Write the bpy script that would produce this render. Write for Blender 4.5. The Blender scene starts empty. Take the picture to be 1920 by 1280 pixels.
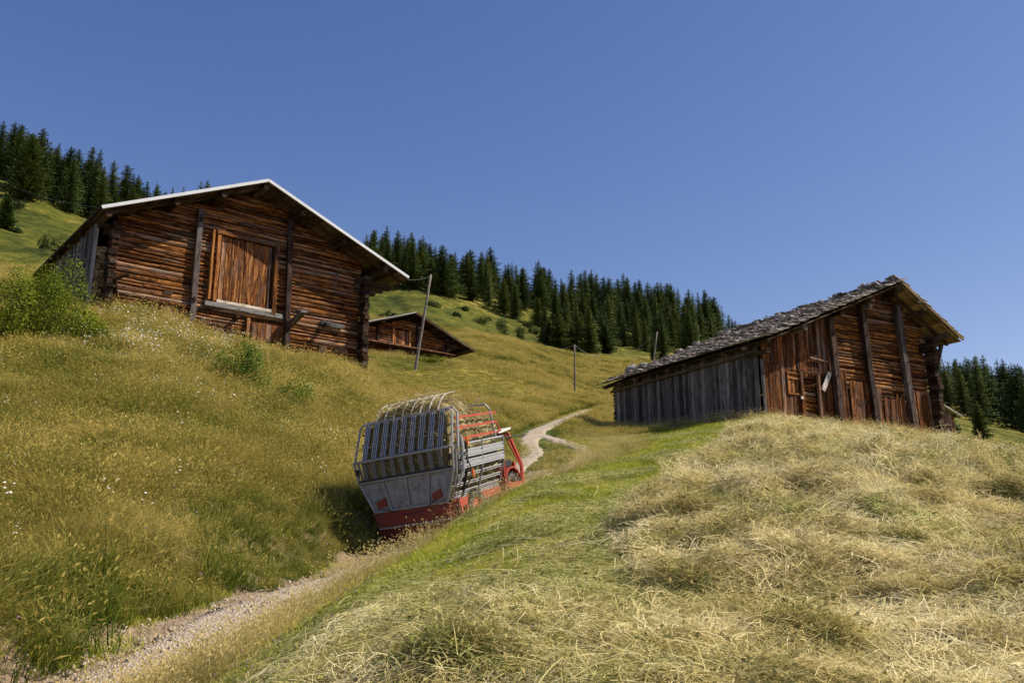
import bpy, math, random
import numpy as np
from mathutils import Vector, Matrix, Euler

R = math.radians
S = bpy.context.scene
COL = S.collection
random.seed(7)
rng = np.random.default_rng(7)

# ------------------------------------------------------------------ camera, sky, sun, exposure
FPX = 1640.0
PITCH = R(13.5)
cam_d = bpy.data.cameras.new('camera')
cam_d.sensor_width = 36.0
cam_d.lens = 36.0 * FPX / 1920.0
cam_d.clip_start = 0.05
cam_d.clip_end = 3000
cam = bpy.data.objects.new('camera', cam_d)
COL.objects.link(cam)
cam.location = (0, 0, 0)
cam.rotation_euler = (R(90) + PITCH, 0, 0)
S.camera = cam

SUN_EL = R(48)
SUN_AZ = R(90)           # clockwise from +Y
sd = Vector((math.sin(SUN_AZ) * math.cos(SUN_EL), math.cos(SUN_AZ) * math.cos(SUN_EL), math.sin(SUN_EL)))
sun_d = bpy.data.lights.new('sun', 'SUN')
sun_d.energy = 5.0
sun_d.angle = R(0.5)
sun_d.color = (1.0, 0.90, 0.74)
sun = bpy.data.objects.new('sun', sun_d)
COL.objects.link(sun)
sun.rotation_euler = sd.to_track_quat('Z', 'Y').to_euler()

W = bpy.data.worlds.new('World')
S.world = W
W.use_nodes = True
wn = W.node_tree
bg = wn.nodes['Background']
sky = wn.nodes.new('ShaderNodeTexSky')
sky.sky_type = 'NISHITA'
sky.sun_disc = False
sky.sun_elevation = SUN_EL
sky.sun_rotation = SUN_AZ
sky.altitude = 1500
sky.air_density = 1.0
sky.dust_density = 0.5
sky.ozone_density = 2.2
# per-channel response of the sky so that its colour matches the polarised deep blue of the day
sep = wn.nodes.new('ShaderNodeSeparateColor')
comb = wn.nodes.new('ShaderNodeCombineColor')
wn.links.new(sky.outputs[0], sep.inputs[0])
for i_, (pw, ml) in enumerate(((1.25, 1.06), (1.07, 1.06), (.79, 1.74))):
    p_ = wn.nodes.new('ShaderNodeMath'); p_.operation = 'POWER'; p_.inputs[1].default_value = pw
    m_ = wn.nodes.new('ShaderNodeMath'); m_.operation = 'MULTIPLY'; m_.inputs[1].default_value = ml
    wn.links.new(sep.outputs[i_], p_.inputs[0]); wn.links.new(p_.outputs[0], m_.inputs[0]); wn.links.new(m_.outputs[0], comb.inputs[i_])
wn.links.new(comb.outputs[0], bg.inputs[0])
bg.inputs[1].default_value = 0.08

S.view_settings.view_transform = 'Standard'
S.view_settings.look = 'None'
S.view_settings.exposure = 0.36
S.view_settings.gamma = 1.0
S.render.engine = 'CYCLES'
S.cycles.max_bounces = 5
S.cycles.diffuse_bounces = 2
S.cycles.transparent_max_bounces = 4


# ------------------------------------------------------------------ survey helpers
def ray(u, v):
    dx = (u - 960) / FPX
    dy = (640 - v) / FPX
    return (dx, math.cos(PITCH) - dy * math.sin(PITCH), math.sin(PITCH) + dy * math.cos(PITCH))


def at(u, v, Y):
    r = ray(u, v)
    return (r[0] * Y / r[1], Y, r[2] * Y / r[1])


def proj_np(x, y, z):
    c = y * math.cos(PITCH) + z * math.sin(PITCH)
    d = -y * math.sin(PITCH) + z * math.cos(PITCH)
    c = np.where(c < 0.05, 0.05, c)
    return 960 + FPX * x / c, 640 - FPX * d / c


def _hash(ix, iy, seed):
    h = (ix.astype(np.int64) * 374761393 + iy.astype(np.int64) * 668265263 + seed * 1442695041) & 0x7fffffff
    h = ((h ^ (h >> 13)) * 1274126177) & 0x7fffffff
    return ((h ^ (h >> 16)) & 0xffff) / 65535.0


def vnoise(x, y, seed=0):
    x = np.asarray(x, float); y = np.asarray(y, float)
    ix = np.floor(x); iy = np.floor(y)
    fx = x - ix; fy = y - iy
    fx = fx * fx * (3 - 2 * fx); fy = fy * fy * (3 - 2 * fy)
    a = _hash(ix, iy, seed); b = _hash(ix + 1, iy, seed)
    c = _hash(ix, iy + 1, seed); d = _hash(ix + 1, iy + 1, seed)
    return (a * (1 - fx) + b * fx) * (1 - fy) + (c * (1 - fx) + d * fx) * fy


def fbm(x, y, seed=0, octv=4):
    s = 0; a = 0.5
    for i in range(octv):
        s = s + a * vnoise(x * 2 ** i + 17.3 * i, y * 2 ** i - 9.1 * i, seed + i)
        a *= 0.5
    return s


def inpoly(u, v, poly):
    u = np.asarray(u, float); v = np.asarray(v, float)
    ins = np.zeros(u.shape, bool)
    n = len(poly)
    for i in range(n):
        x1, y1 = poly[i]; x2, y2 = poly[(i + 1) % n]
        c = ((y1 > v) != (y2 > v)) & (u < (x2 - x1) * (v - y1) / (y2 - y1 + 1e-9) + x1)
        ins ^= c
    return ins


def smooth(a, b, x):
    t = np.clip((x - a) / (b - a), 0, 1)
    return t * t * (3 - 2 * t)


# ------------------------------------------------------------------ terrain height field
CP = []
for c in [
    # left bank, from the toe at the track up to the barn
    (0, 1215, 7.2), (0, 1280, 6.9), (0, 1100, 9), (0, 950, 12.5), (0, 800, 17), (0, 690, 22), (0, 610, 27), (0, 560, 33),
    (200, 1165, 9.4), (150, 1280, 7.9), (200, 1040, 11.2), (200, 900, 15), (200, 770, 20), (200, 670, 25), (200, 592, 29.5),
    (400, 1085, 11.7), (400, 980, 14.2), (400, 860, 18.2), (400, 760, 23.5), (400, 690, 28), (360, 622, 31.4),
    (540, 676, 33.9), (680, 706, 36.1), (560, 1050, 14.2), (540, 960, 16.6), (540, 860, 20.5), (540, 770, 26), (540, 715, 31),
    (640, 930, 18.8), (640, 850, 23), (640, 770, 29), (700, 820, 27), (700, 740, 36), (760, 720, 50), (778, 695, 62),
    # meadow round the middle barn
    (689, 662, 74), (860, 686, 81), (900, 760, 42), (860, 800, 33), (940, 815, 31), (900, 700, 65), (900, 665, 95),
    (950, 642, 120), (1000, 650, 150), (1050, 655, 162), (1150, 662, 170), (1250, 662, 178), (1340, 668, 185),
    (1000, 740, 62), (1000, 700, 90), (1078, 745, 85), (1100, 700, 120), (1090, 772, 56), (1150, 755, 68),
    (1200, 690, 140), (1300, 700, 140), (1450, 700, 140),
    # mown strip and hay hill
    (400, 1280, 6.9), (450, 1205, 8.6), (640, 1280, 4.6), (640, 1180, 6.4), (640, 1100, 10), (700, 1040, 12.7), (780, 1025, 13),
    (870, 980, 14), (870, 1080, 9), (900, 1280, 3.6), (900, 1160, 5), (1000, 915, 17), (1000, 1000, 10.5), (1000, 1100, 6.5),
    (1150, 1280, 3.7), (1150, 1150, 5.2), (1150, 1050, 8), (1150, 980, 11), (1150, 900, 17), (1120, 868, 22.5), (1150, 850, 27),
    (1180, 822, 33), (1150, 808, 41),
    (1300, 1000, 9.5), (1300, 900, 15), (1300, 840, 22), (1300, 801, 33),
    (1500, 1280, 3.8), (1500, 1150, 5.5), (1500, 1050, 7.5), (1500, 950, 11), (1500, 880, 16.5), (1500, 833, 24), (1430, 791, 33),
    (1570, 805, 34.6), (1630, 811, 35.6), (1710, 822, 36.6), (1750, 829, 38),
    (1700, 1280, 3.8), (1700, 1000, 9), (1700, 903, 15), (1700, 864, 23), (1900, 1280, 3.8), (1900, 1150, 5.5), (1900, 1000, 9),
    (1900, 925, 15), (1900, 893, 22), (1910, 882, 30), (1920, 888, 38), (1830, 852, 36), (1765, 830, 45), (1850, 842, 55), (1920, 868, 60),
    # beyond the ridge on the right
    (1765, 790, 110), (1765, 735, 165), (1850, 805, 110), (1920, 822, 110), (1850, 792, 140), (1920, 800, 140), (1850, 775, 190), (1920, 780, 190),
    (1750, 745, 230), (1850, 765, 230), (1920, 770, 230),
    # hillside behind the middle barn
    (689, 545, 195), (689, 590, 155), (689, 630, 110), (800, 560, 185), (800, 600, 160), (900, 595, 190), (900, 622, 160),
    (1000, 618, 190), (1000, 638, 170), (1100, 630, 205), (1250, 640, 215),
    (690, 512, 235), (760, 522, 238), (840, 545, 240), (905, 552, 243), (1020, 578, 248), (1110, 590, 252), (1240, 612, 258), (1330, 640, 262), (1450, 665, 265), (1650, 700, 265),
    # hillside on the far left
    (0, 520, 60), (0, 480, 95), (80, 485, 95), (0, 420, 125), (100, 440, 130), (0, 362, 150), (60, 375, 150), (150, 412, 152),
    (0, 330, 185), (100, 372, 188), (200, 415, 190), (300, 440, 200), (420, 455, 208), (560, 480, 220),
    (250, 520, 90), (400, 560, 90), (400, 500, 150), (560, 590, 100), (560, 530, 165)]:
    CP.append(at(*c))
CP += [(0, -2.5, -1.5), (0, 0, -1.1), (0, 2, -0.75), (-4, 0, -2.3), (4, 0, -1.0), (3, 2.5, -.7), (-5, 4, -1.75), (-7, 4, -1.2), (-9, 5, -0.2),
       (-14, 8, 1.6), (-22, 14, 5), (-7, -1, -2.2), (8, 0, -1.6), (9, 4, -1.1), (12, 8, -0.9), (18, 15, .3), (26, 26, 1.6), (33, 36, 2.4), (52, 60, 3.5),
       (90, 110, 9), (140, 160, 16), (190, 240, 20), (-30, 28, 11.5), (-60, 60, 28), (-100, 95, 50), (-150, 150, 90), (-190, 190, 112),
       (-300, 400, 60), (-150, 400, 60), (0, 400, 40), (150, 400, 30), (350, 400, 20), (-150, 290, 100), (0, 300, 68), (90, 300, 55), (180, 300, 40)]
# ground just behind and below the hidden side of the wagon crest
CP += [at(930, 925, 20), at(890, 950, 18.5)]
CP = np.array(CP)

PTS = [(-5.6, 1, -2.2), (-4.9, 4, -1.75), at(215, 1280, 8), at(450, 1152, 10.6), (-2.62, 14, -.40), (-1.75, 17.1, .08), (-.62, 20, .9),
       (.25, 22.5, 1.55), at(1030, 868, 25.5), at(1045, 848, 28), at(1018, 826, 31.5), at(1006, 810, 35), at(1040, 795, 41), at(1085, 776, 50), at(1110, 766, 60)]
PTS = np.array(PTS)


def resample(P, step=0.35):
    out = []
    n = len(P)
    for i in range(n - 1):
        p0 = P[max(i - 1, 0)]; p1 = P[i]; p2 = P[i + 1]; p3 = P[min(i + 2, n - 1)]
        k = max(2, int(np.linalg.norm(p2 - p1) / step))
        for j in range(k):
            t = j / k
            out.append(0.5 * ((2 * p1) + (-p0 + p2) * t + (2 * p0 - 5 * p1 + 4 * p2 - p3) * t * t + (-p0 + 3 * p1 - 3 * p2 + p3) * t ** 3))
    out.append(P[-1])
    return np.array(out)


PATH = resample(PTS)


def _ab(x, y):
    yy = np.maximum(y + 4.0, 0.6)
    return 2.5 * x / yy, np.log(yy), yy


def _tps_fit(P, lam=2e-4):
    a, b, yy = _ab(P[:, 0], P[:, 1])
    val = P[:, 2] / yy
    n = len(a)
    d2 = (a[:, None] - a[None]) ** 2 + (b[:, None] - b[None]) ** 2
    K = 0.5 * d2 * np.log(d2 + 1e-12)
    K += lam * np.eye(n)
    Q = np.stack([np.ones(n), a, b], 1)
    M = np.zeros((n + 3, n + 3))
    M[:n, :n] = K; M[:n, n:] = Q; M[n:, :n] = Q.T
    sol = np.linalg.solve(M, np.concatenate([val, np.zeros(3)]))
    return a, b, sol


TA, TB, TW = _tps_fit(CP)


def path_dist(x, y):
    """distance to the track, its height there, signed side (+ = right)"""
    x = np.asarray(x, float); y = np.asarray(y, float)
    D = np.full(x.shape, 1e9); Z = np.zeros(x.shape); SG = np.zeros(x.shape)
    T = np.zeros(x.shape)
    near = (np.abs(x) < 14) & (y < 66)
    xs = x[near]; ys = y[near]
    if xs.size:
        best = np.full(xs.shape, 1e9); bz = np.zeros(xs.shape); bs = np.zeros(xs.shape); bt = np.zeros(xs.shape)
        for i in range(len(PATH) - 1):
            p = PATH[i]; q = PATH[i + 1]
            dx, dy = q[0] - p[0], q[1] - p[1]
            L2 = dx * dx + dy * dy + 1e-9
            t = np.clip(((xs - p[0]) * dx + (ys - p[1]) * dy) / L2, 0, 1)
            ex = xs - (p[0] + t * dx); ey = ys - (p[1] + t * dy)
            d = np.sqrt(ex * ex + ey * ey)
            m = d < best
            best = np.where(m, d, best)
            bz = np.where(m, p[2] + t * (q[2] - p[2]), bz)
            bs = np.where(m, np.sign(dy * ex - dx * ey), bs)
            bt = np.where(m, i + t, bt)
        D[near] = best; Z[near] = bz; SG[near] = bs; T[near] = bt
    return D, Z, SG, T


HAYP = [(1395, 812), (1425, 788), (1700, 808), (1800, 838), (1925, 880), (2300, 980), (2600, 1700), (1120, 1700), (1170, 1300), (1235, 1200), (1260, 1130), (1215, 1060),
        (1190, 1000), (1240, 940), (1310, 880), (1370, 840)]
HEAPP = [(640, 1225), (740, 1160), (930, 1135), (1120, 1150), (1230, 1215), (1270, 1300), (1300, 1700), (420, 1700), (560, 1330)]


def hay_mask(x, y, z):
    u, v = proj_np(x, y, z)
    wob = 26 * (fbm(x * .9, y * .9, 5) - .45) * 2
    m = (inpoly(u + wob, v + wob * .6, HAYP) | inpoly(u + wob, v, HEAPP)) & (y > 1.0) & (y < 37)
    return m | ((y <= 2.2) & (x > -1) & (y > -2))


def H(x, y, detail=True):
    x = np.atleast_1d(np.asarray(x, float)); y = np.atleast_1d(np.asarray(y, float))
    shp = x.shape
    x = x.ravel(); y = y.ravel()
    out = np.zeros(x.shape)
    for s in range(0, len(x), 40000):
        a, b, yy = _ab(x[s:s + 40000], y[s:s + 40000])
        d2 = (a[:, None] - TA[None]) ** 2 + (b[:, None] - TB[None]) ** 2
        out[s:s + 40000] = (0.5 * d2 * np.log(d2 + 1e-12) @ TW[:-3] + TW[-3] + TW[-2] * a + TW[-1] * b) * yy
    if detail:
        D, Z, SG, T = path_dist(x, y)
        w = 1 - smooth(0.75, 1.9, D)
        out = out * (1 - w) + Z * w
        far = smooth(20, 90, y)
        out = out + (fbm(x * .45, y * .45, 3) - .47) * (0.16 + 1.2 * far) * (1 - .8 * w)
        # rough toe of the left bank
        toe = (SG < 0) & (D > .7) & (D < 2.6) & (y < 22)
        out = out + np.where(toe, (fbm(x * 2.5, y * 2.5, 9) - .5) * .35 * np.sin(np.clip((D - .7) / 1.9, 0, 1) * math.pi), 0)
        hm = hay_mask(x, y, out)
        k = np.clip((y - .8) / 2, 0, 1)
        n1 = fbm(x * .55 + .3 * y, y * .42, 21, 3)
        n2 = 1 - np.abs(2 * fbm(x * 1.1 + 4, y * .8, 31, 3) - 1)
        n3 = fbm(x * 3.2, y * 3.2, 41, 2)
        n4 = fbm(x * 7, y * 7, 43, 2)
        hay = (n1 - .42) * .45 + (n2 - .70) * 1.0 + (n3 - .4) * .48 + (n4 - .4) * .12
        soft = np.zeros(x.shape)
        for (ex, ey) in ((0, 0), (.45, 0), (-.45, 0), (0, .6), (0, -.6), (.8, .5), (-.8, -.5)):
            soft += hay_mask(x + ex, y + ey, out) / 7.0
        out = out + np.where(soft > 0, soft ** 1.3 * np.maximum(hay, -.05) * k * np.clip(y / 9, .45, 1.25) * (1 - .85 * smooth(22, 32, y)), 0)
    return out.reshape(shp)


def h1(x, y):
    return float(H([x], [y])[0])


# ------------------------------------------------------------------ node helpers
class NB:
    def __init__(s, name):
        s.m = bpy.data.materials.new(name)
        s.m.use_nodes = True
        s.t = s.m.node_tree
        s.b = s.t.nodes['Principled BSDF']
        s.out = s.t.nodes['Material Output']
        s.b.inputs['Roughness'].default_value = .85
        s.b.inputs['Specular IOR Level'].default_value = .25

    def n(s, typ, **k):
        nd = s.t.nodes.new('ShaderNode' + typ)
        for a, b in k.items():
            setattr(nd, a, b)
        return nd

    def put(s, sock, val):
        if hasattr(val, 'links') or isinstance(val, bpy.types.NodeSocket):
            s.t.links.new(val, sock)
        else:
            if isinstance(val, tuple) and len(val) == 3 and sock.type == 'RGBA':
                val = (*val, 1)
            sock.default_value = val

    def attr(s, name):
        nd = s.n('Attribute'); nd.attribute_name = name
        return nd

    def pos(s):
        return s.n('NewGeometry').outputs['Position']

    def obj(s):
        return s.n('TexCoord').outputs['Object']

    def mapv(s, vec, scale=(1, 1, 1), loc=(0, 0, 0)):
        nd = s.n('Mapping')
        s.put(nd.inputs['Vector'], vec)
        nd.inputs['Scale'].default_value = scale
        nd.inputs['Location'].default_value = loc
        return nd.outputs[0]

    def noise(s, vec, scale=5, detail=3, rough=.55, dist=0, col=False):
        nd = s.n('TexNoise')
        s.put(nd.inputs['Vector'], vec)
        nd.inputs['Scale'].default_value = scale
        nd.inputs['Detail'].default_value = detail
        nd.inputs['Roughness'].default_value = rough
        nd.inputs['Distortion'].default_value = dist
        return nd.outputs[1 if col else 0]

    def voro(s, vec, scale, feat='F1', out='Distance'):
        nd = s.n('TexVoronoi'); nd.feature = feat
        s.put(nd.inputs['Vector'], vec)
        nd.inputs['Scale'].default_value = scale
        return nd.outputs[out]

    def ramp(s, fac, stops, interp='LINEAR'):
        nd = s.n('ValToRGB')
        s.put(nd.inputs[0], fac)
        cr = nd.color_ramp; cr.interpolation = interp
        while len(cr.elements) < len(stops):
            cr.elements.new(.5)
        for e, (p, c) in zip(cr.elements, stops):
            e.position = p
            e.color = (*c, 1) if isinstance(c, tuple) else (c, c, c, 1)
        return nd.outputs[0]

    def mix(s, fac, a, b, mode='MIX'):
        nd = s.n('Mix'); nd.data_type = 'RGBA'; nd.blend_type = mode
        s.put(nd.inputs[0], fac); s.put(nd.inputs[6], a); s.put(nd.inputs[7], b)
        return nd.outputs[2]

    def math(s, op, a, b=0.0, clamp=False):
        nd = s.n('Math'); nd.operation = op; nd.use_clamp = clamp
        s.put(nd.inputs[0], a); s.put(nd.inputs[1], b)
        return nd.outputs[0]

    def bump(s, h, strength=.5, dist=.02):
        nd = s.n('Bump')
        nd.inputs['Strength'].default_value = strength
        nd.inputs['Distance'].default_value = dist
        s.put(nd.inputs['Height'], h)
        s.t.links.new(nd.outputs[0], s.b.inputs['Normal'])

    def color(s, c):
        s.put(s.b.inputs['Base Color'], c)

    def translucent(s, col, f=.35):
        tr = s.n('BsdfTranslucent')
        s.put(tr.inputs[0], col)
        mx = s.n('MixShader'); mx.inputs[0].default_value = f
        s.t.links.new(s.b.outputs[0], mx.inputs[1])
        s.t.links.new(tr.outputs[0], mx.inputs[2])
        s.t.links.new(mx.outputs[0], s.out.inputs[0])


def wood(name, dark, mid, light, grey=(.16, .15, .14), greyamt=.25, rough=.8, fine=1.0, contrast=1.0):
    n = NB(name)
    g = n.attr('gc').outputs['Vector']
    r = n.attr('rnd').outputs['Fac']
    v1 = n.noise(n.mapv(g, (1.1, 14 * fine, 14 * fine)), 1, 5, .62, .6)
    v2 = n.noise(n.mapv(g, (3.5, 46 * fine, 46 * fine), (5, 0, 0)), 1, 4, .7, .3)
    v3 = n.noise(n.mapv(g, (.9, 2.2, 2.2), (9, 3, 0)), 1, 3, .6)
    f = n.math('ADD', n.math('MULTIPLY', v1, .6), n.math('MULTIPLY', v2, .4))
    c = n.ramp(f, [(.36, dark), (.5, mid), (.66, light)])
    gm = n.math('MULTIPLY', n.ramp(v3, [(.48, 0.0), (.66, 1.0)]), greyamt)
    gm = n.math('ADD', gm, n.math('MULTIPLY', n.ramp(r, [(.75, 0.0), (.95, 1.0)]), greyamt), clamp=True)
    c2 = n.mix(f, tuple(x * .4 for x in grey), tuple(x * 1.5 for x in grey))
    c = n.mix(gm, c, c2)
    k = n.ramp(r, [(0, .32), (.35, .75), (1, 1.4)])
    c = n.mix(1.0, c, k, 'MULTIPLY')
    dk = n.ramp(n.noise(n.mapv(g, (1.9, 8, 8), (2, 7, 1)), 1, 5, .75), [(.36, .16), (.49, 1.0)])
    c = n.mix(.8 * contrast, c, dk, 'MULTIPLY')
    # knots
    kn = n.ramp(n.voro(n.mapv(g, (1.6, 6.5, 6.5)), 1.0), [(.06, .2), (.13, 1.0)])
    c = n.mix(.6, c, kn, 'MULTIPLY')
    n.color(c)
    n.b.inputs['Roughness'].default_value = rough
    n.b.inputs['Specular IOR Level'].default_value = .12
    n.bump(f, 1.0, .03)
    return n.m


def metal(name, col, rough=.45, met=.6, dirt=(.12, .10, .08), amt=.4):
    n = NB(name)
    p = n.obj()
    a = n.noise(p, 6, 5, .65)
    b = n.noise(p, 40, 3, .6)
    c = n.mix(n.ramp(a, [(.42, 0.0), (.7, amt)]), col, dirt)
    c = n.mix(n.ramp(b, [(.35, .25), (.6, 0.0)]), c, tuple(x * .5 for x in col))
    n.color(c)
    n.b.inputs['Metallic'].default_value = met
    n.put(n.b.inputs['Roughness'], n.ramp(a, [(.3, rough - .08), (.7, rough + .2)]))
    n.bump(b, .12, .004)
    return n.m


def paint(name, col, rough=.5, dirt=(.10, .07, .05), amt=.55):
    n = NB(name)
    p = n.obj()
    a = n.noise(p, 5, 6, .7)
    b = n.noise(p, 28, 4, .7)
    c = n.mix(n.ramp(a, [(.46, 0.0), (.68, amt)]), col, dirt)
    c = n.mix(n.ramp(b, [(.60, 0.0), (.68, amt)]), c, dirt)
    n.color(c)
    n.put(n.b.inputs['Roughness'], n.ramp(a, [(.3, rough), (.7, .85)]))
    n.b.inputs['Specular IOR Level'].default_value = .4
    n.bump(b, .1, .003)
    return n.m


M = {}
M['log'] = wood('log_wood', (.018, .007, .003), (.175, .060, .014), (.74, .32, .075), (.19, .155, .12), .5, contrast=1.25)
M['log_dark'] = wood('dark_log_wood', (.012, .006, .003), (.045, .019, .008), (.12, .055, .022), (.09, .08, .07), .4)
M['board_brown'] = wood('brown_boards', (.018, .007, .003), (.13, .042, .010), (.50, .20, .048), (.19, .17, .15), .4)
M['door_wood'] = wood('door_boards', (.018, .006, .003), (.17, .052, .012), (.78, .37, .11), (.22, .19, .16), .25)
M['orange_wood'] = wood('orange_frame_wood', (.16, .06, .018), (.42, .17, .045), (.62, .30, .10), (.2, .16, .13), .1)
M['board_grey'] = wood('grey_boards', (.045, .042, .040), (.13, .124, .120), (.25, .24, .23), (.24, .23, .22), .4)
M['beam'] = wood('beam_wood', (.018, .009, .005), (.055, .027, .013), (.13, .07, .035), (.14, .12, .10), .5)
M['post'] = wood('post_wood', (.016, .009, .007), (.05, .028, .020), (.14, .08, .055), (.12, .11, .11), .5)
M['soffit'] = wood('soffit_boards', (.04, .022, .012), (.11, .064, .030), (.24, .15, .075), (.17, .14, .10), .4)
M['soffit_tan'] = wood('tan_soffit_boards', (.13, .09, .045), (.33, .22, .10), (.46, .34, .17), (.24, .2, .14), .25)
M['shake'] = wood('wood_shakes', (.16, .13, .105), (.44, .385, .33), (.84, .77, .68), (.46, .44, .41), .5, fine=.6)
M['pale_wood'] = wood('pale_sill_wood', (.55, .45, .33), (.72, .64, .52), (.80, .74, .64), (.6, .55, .5), .1)
M['pole'] = wood('pole_wood', (.10, .085, .075), (.24, .205, .18), (.38, .34, .31), (.25, .23, .22), .5)
M['galv'] = metal('galvanised_steel', (.33, .335, .34), .45, .3, (.20, .17, .14), .45)
M['galv_bright'] = metal('bright_galvanised_steel', (.44, .445, .45), .45, .25, (.25, .22, .18), .35)
M['panel'] = metal('grey_tailgate_steel', (.29, .305, .33), .6, .12, (.15, .10, .06), .85)
M['sheet'] = metal('grey_sheet_steel', (.15, .158, .165), .5, .4, (.16, .13, .10), .35)
M['dark_steel'] = metal('dark_steel', (.05, .05, .052), .55, .5, (.10, .07, .05), .5)
M['roof_metal'] = metal('roof_sheet_metal', (.55, .56, .58), .4, .7, (.3, .28, .25), .3)
M['white_trim'] = paint('white_metal_trim', (.60, .62, .64), .4, (.45, .42, .38), .25)
M['red'] = paint('red_paint', (.42, .046, .026), .55, (.24, .12, .08), .75)
M['dark_red'] = paint('shaded_rusty_red_paint', (.22, .035, .02), .55, (.12, .07, .05), .6)  # rusty darker copy of the red, paints shade on the rear beam
M['red_faded'] = paint('faded_red_paint', (.60, .12, .08), .5, (.30, .14, .10), .5)
M['orange'] = paint('orange_reflector', (.85, .16, .02), .35, (.4, .12, .05), .2)
M['white'] = paint('white_cab_roof_paint', (.72, .70, .66), .4, (.4, .35, .3), .3)
M['rubber'] = paint('tyre_rubber', (.045, .043, .042), .8, (.20, .17, .14), .7)
M['black'] = paint('black_seat_vinyl', (.02, .021, .024), .5, (.08, .07, .06), .3)
M['wire'] = paint('wire', (.25, .26, .26), .5)
M['white_rod'] = paint('pale_rods', (.70, .66, .56), .5, (.4, .34, .24), .4)


def stone_mat():
    n = NB('roof_stone')
    p = n.obj()
    a = n.noise(p, 6, 6, .65)
    r = n.n('ObjectInfo').outputs['Random']
    c = n.ramp(a, [(.35, (.13, .12, .11)), (.55, (.33, .31, .29)), (.7, (.52, .50, .47))])
    c = n.mix(1.0, c, n.ramp(r, [(0, .45), (1, 1.15)]), 'MULTIPLY')
    n.color(c)
    n.bump(a, .8, .05)
    return n.m


M['stone'] = stone_mat()


def grass_mat(name, green, olive, gold, tipw=.5, rough=.7, patch=.35, tl=.3, bias=0.0, pscale=.33):
    n = NB(name)
    rn = n.attr('rnd').outputs['Fac']
    h = n.attr('hgt').outputs['Fac']
    rr = n.n('ObjectInfo').outputs['Random']
    p = n.noise(n.pos(), pscale, 4, .6)
    p2 = n.noise(n.pos(), pscale * 6, 3, .6)
    f = n.math('MULTIPLY', rn, .45)
    f = n.math('ADD', f, n.math('MULTIPLY', n.math('SUBTRACT', p, .5), patch * 4))
    f = n.math('ADD', f, n.math('MULTIPLY', n.math('SUBTRACT', p2, .5), patch * 1.6))
    f = n.math('ADD', f, n.math('MULTIPLY', h, tipw))
    f = n.math('ADD', f, n.math('MULTIPLY', rr, .2))
    f = n.math('ADD', f, bias)
    c = n.ramp(f, [(.12, green), (.5, olive), (.95, gold)])
    k = n.ramp(rn, [(0, .65), (1, 1.25)])
    c = n.mix(1.0, c, k, 'MULTIPLY')
    n.color(c)
    n.b.inputs['Roughness'].default_value = rough
    n.translucent(c, tl)
    return n.m


M['meadow'] = grass_mat('meadow_grass_blades', (.060, .115, .008), (.21, .225, .024), (.62, .51, .17), .6, bias=-.10, patch=.75, pscale=.5)
M['far_meadow'] = grass_mat('golden_meadow_blades', (.095, .135, .012), (.27, .255, .034), (.58, .47, .15), .45, bias=-.10, patch=.5, pscale=.11)
M['lush'] = grass_mat('lush_grass_blades', (.055, .115, .008), (.16, .19, .018), (.46, .37, .10), .45, bias=-.10)
M['short'] = grass_mat('mown_grass_blades', (.20, .30, .014), (.45, .45, .035), (.80, .70, .22), .25, bias=-.10, pscale=.8)
M['dry'] = grass_mat('dry_grass_stalks', (.24, .22, .05), (.42, .36, .12), (.68, .56, .26), .4)
M['hay'] = grass_mat('hay_strands', (.19, .205, .045), (.60, .50, .19), (.92, .82, .49), 0.0, bias=.27, patch=.58, tl=.3, pscale=.7)
M['hay_green'] = grass_mat('fresh_hay_strands', (.17, .22, .030), (.44, .43, .11), (.68, .61, .28), 0.0, bias=.18, patch=.25, tl=.2, pscale=.9)
M['hay_load'] = grass_mat('load_hay_strands', (.14, .12, .04), (.36, .29, .12), (.66, .56, .30), 0.0, bias=.2, patch=.3, tl=.15, pscale=1.5)
M['leaf'] = grass_mat('bush_leaves', (.085, .135, .007), (.19, .235, .012), (.36, .38, .035), 0.2, patch=.2, tl=.4, pscale=1.2)
M['leaf_dark'] = grass_mat('low_bush_leaves', (.055, .13, .010), (.11, .20, .014), (.22, .30, .03), 0.2, patch=.2, tl=.35, pscale=1.2)


def crown_mat():
    n = NB('spruce_needles')
    rn = n.attr('rnd').outputs['Fac']
    rr = n.n('ObjectInfo').outputs['Random']
    f = n.math('ADD', n.math('MULTIPLY', rn, .45), n.math('MULTIPLY', rr, .55))
    c = n.ramp(f, [(.0, (.030, .060, .012)), (.5, (.072, .105, .020)), (1, (.15, .165, .032))])
    n.color(c)
    n.b.inputs['Roughness'].default_value = .75
    n.translucent(c, .12)
    return n.m


M['spruce'] = crown_mat()
nb_ = NB('bark'); nb_.color(nb_.ramp(nb_.noise(nb_.mapv(nb_.obj(), (6, 6, 1)), 3, 4), [(.35, (.035, .026, .02)), (.65, (.12, .095, .075))])); M['bark'] = nb_.m
for k_, c_ in (('fl_white', (.80, .80, .74)), ('fl_purple', (.36, .16, .46)), ('fl_yellow', (.72, .42, .03))):
    nb_ = NB(k_ + '_petals'); nb_.color(c_); M[k_] = nb_.m


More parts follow.
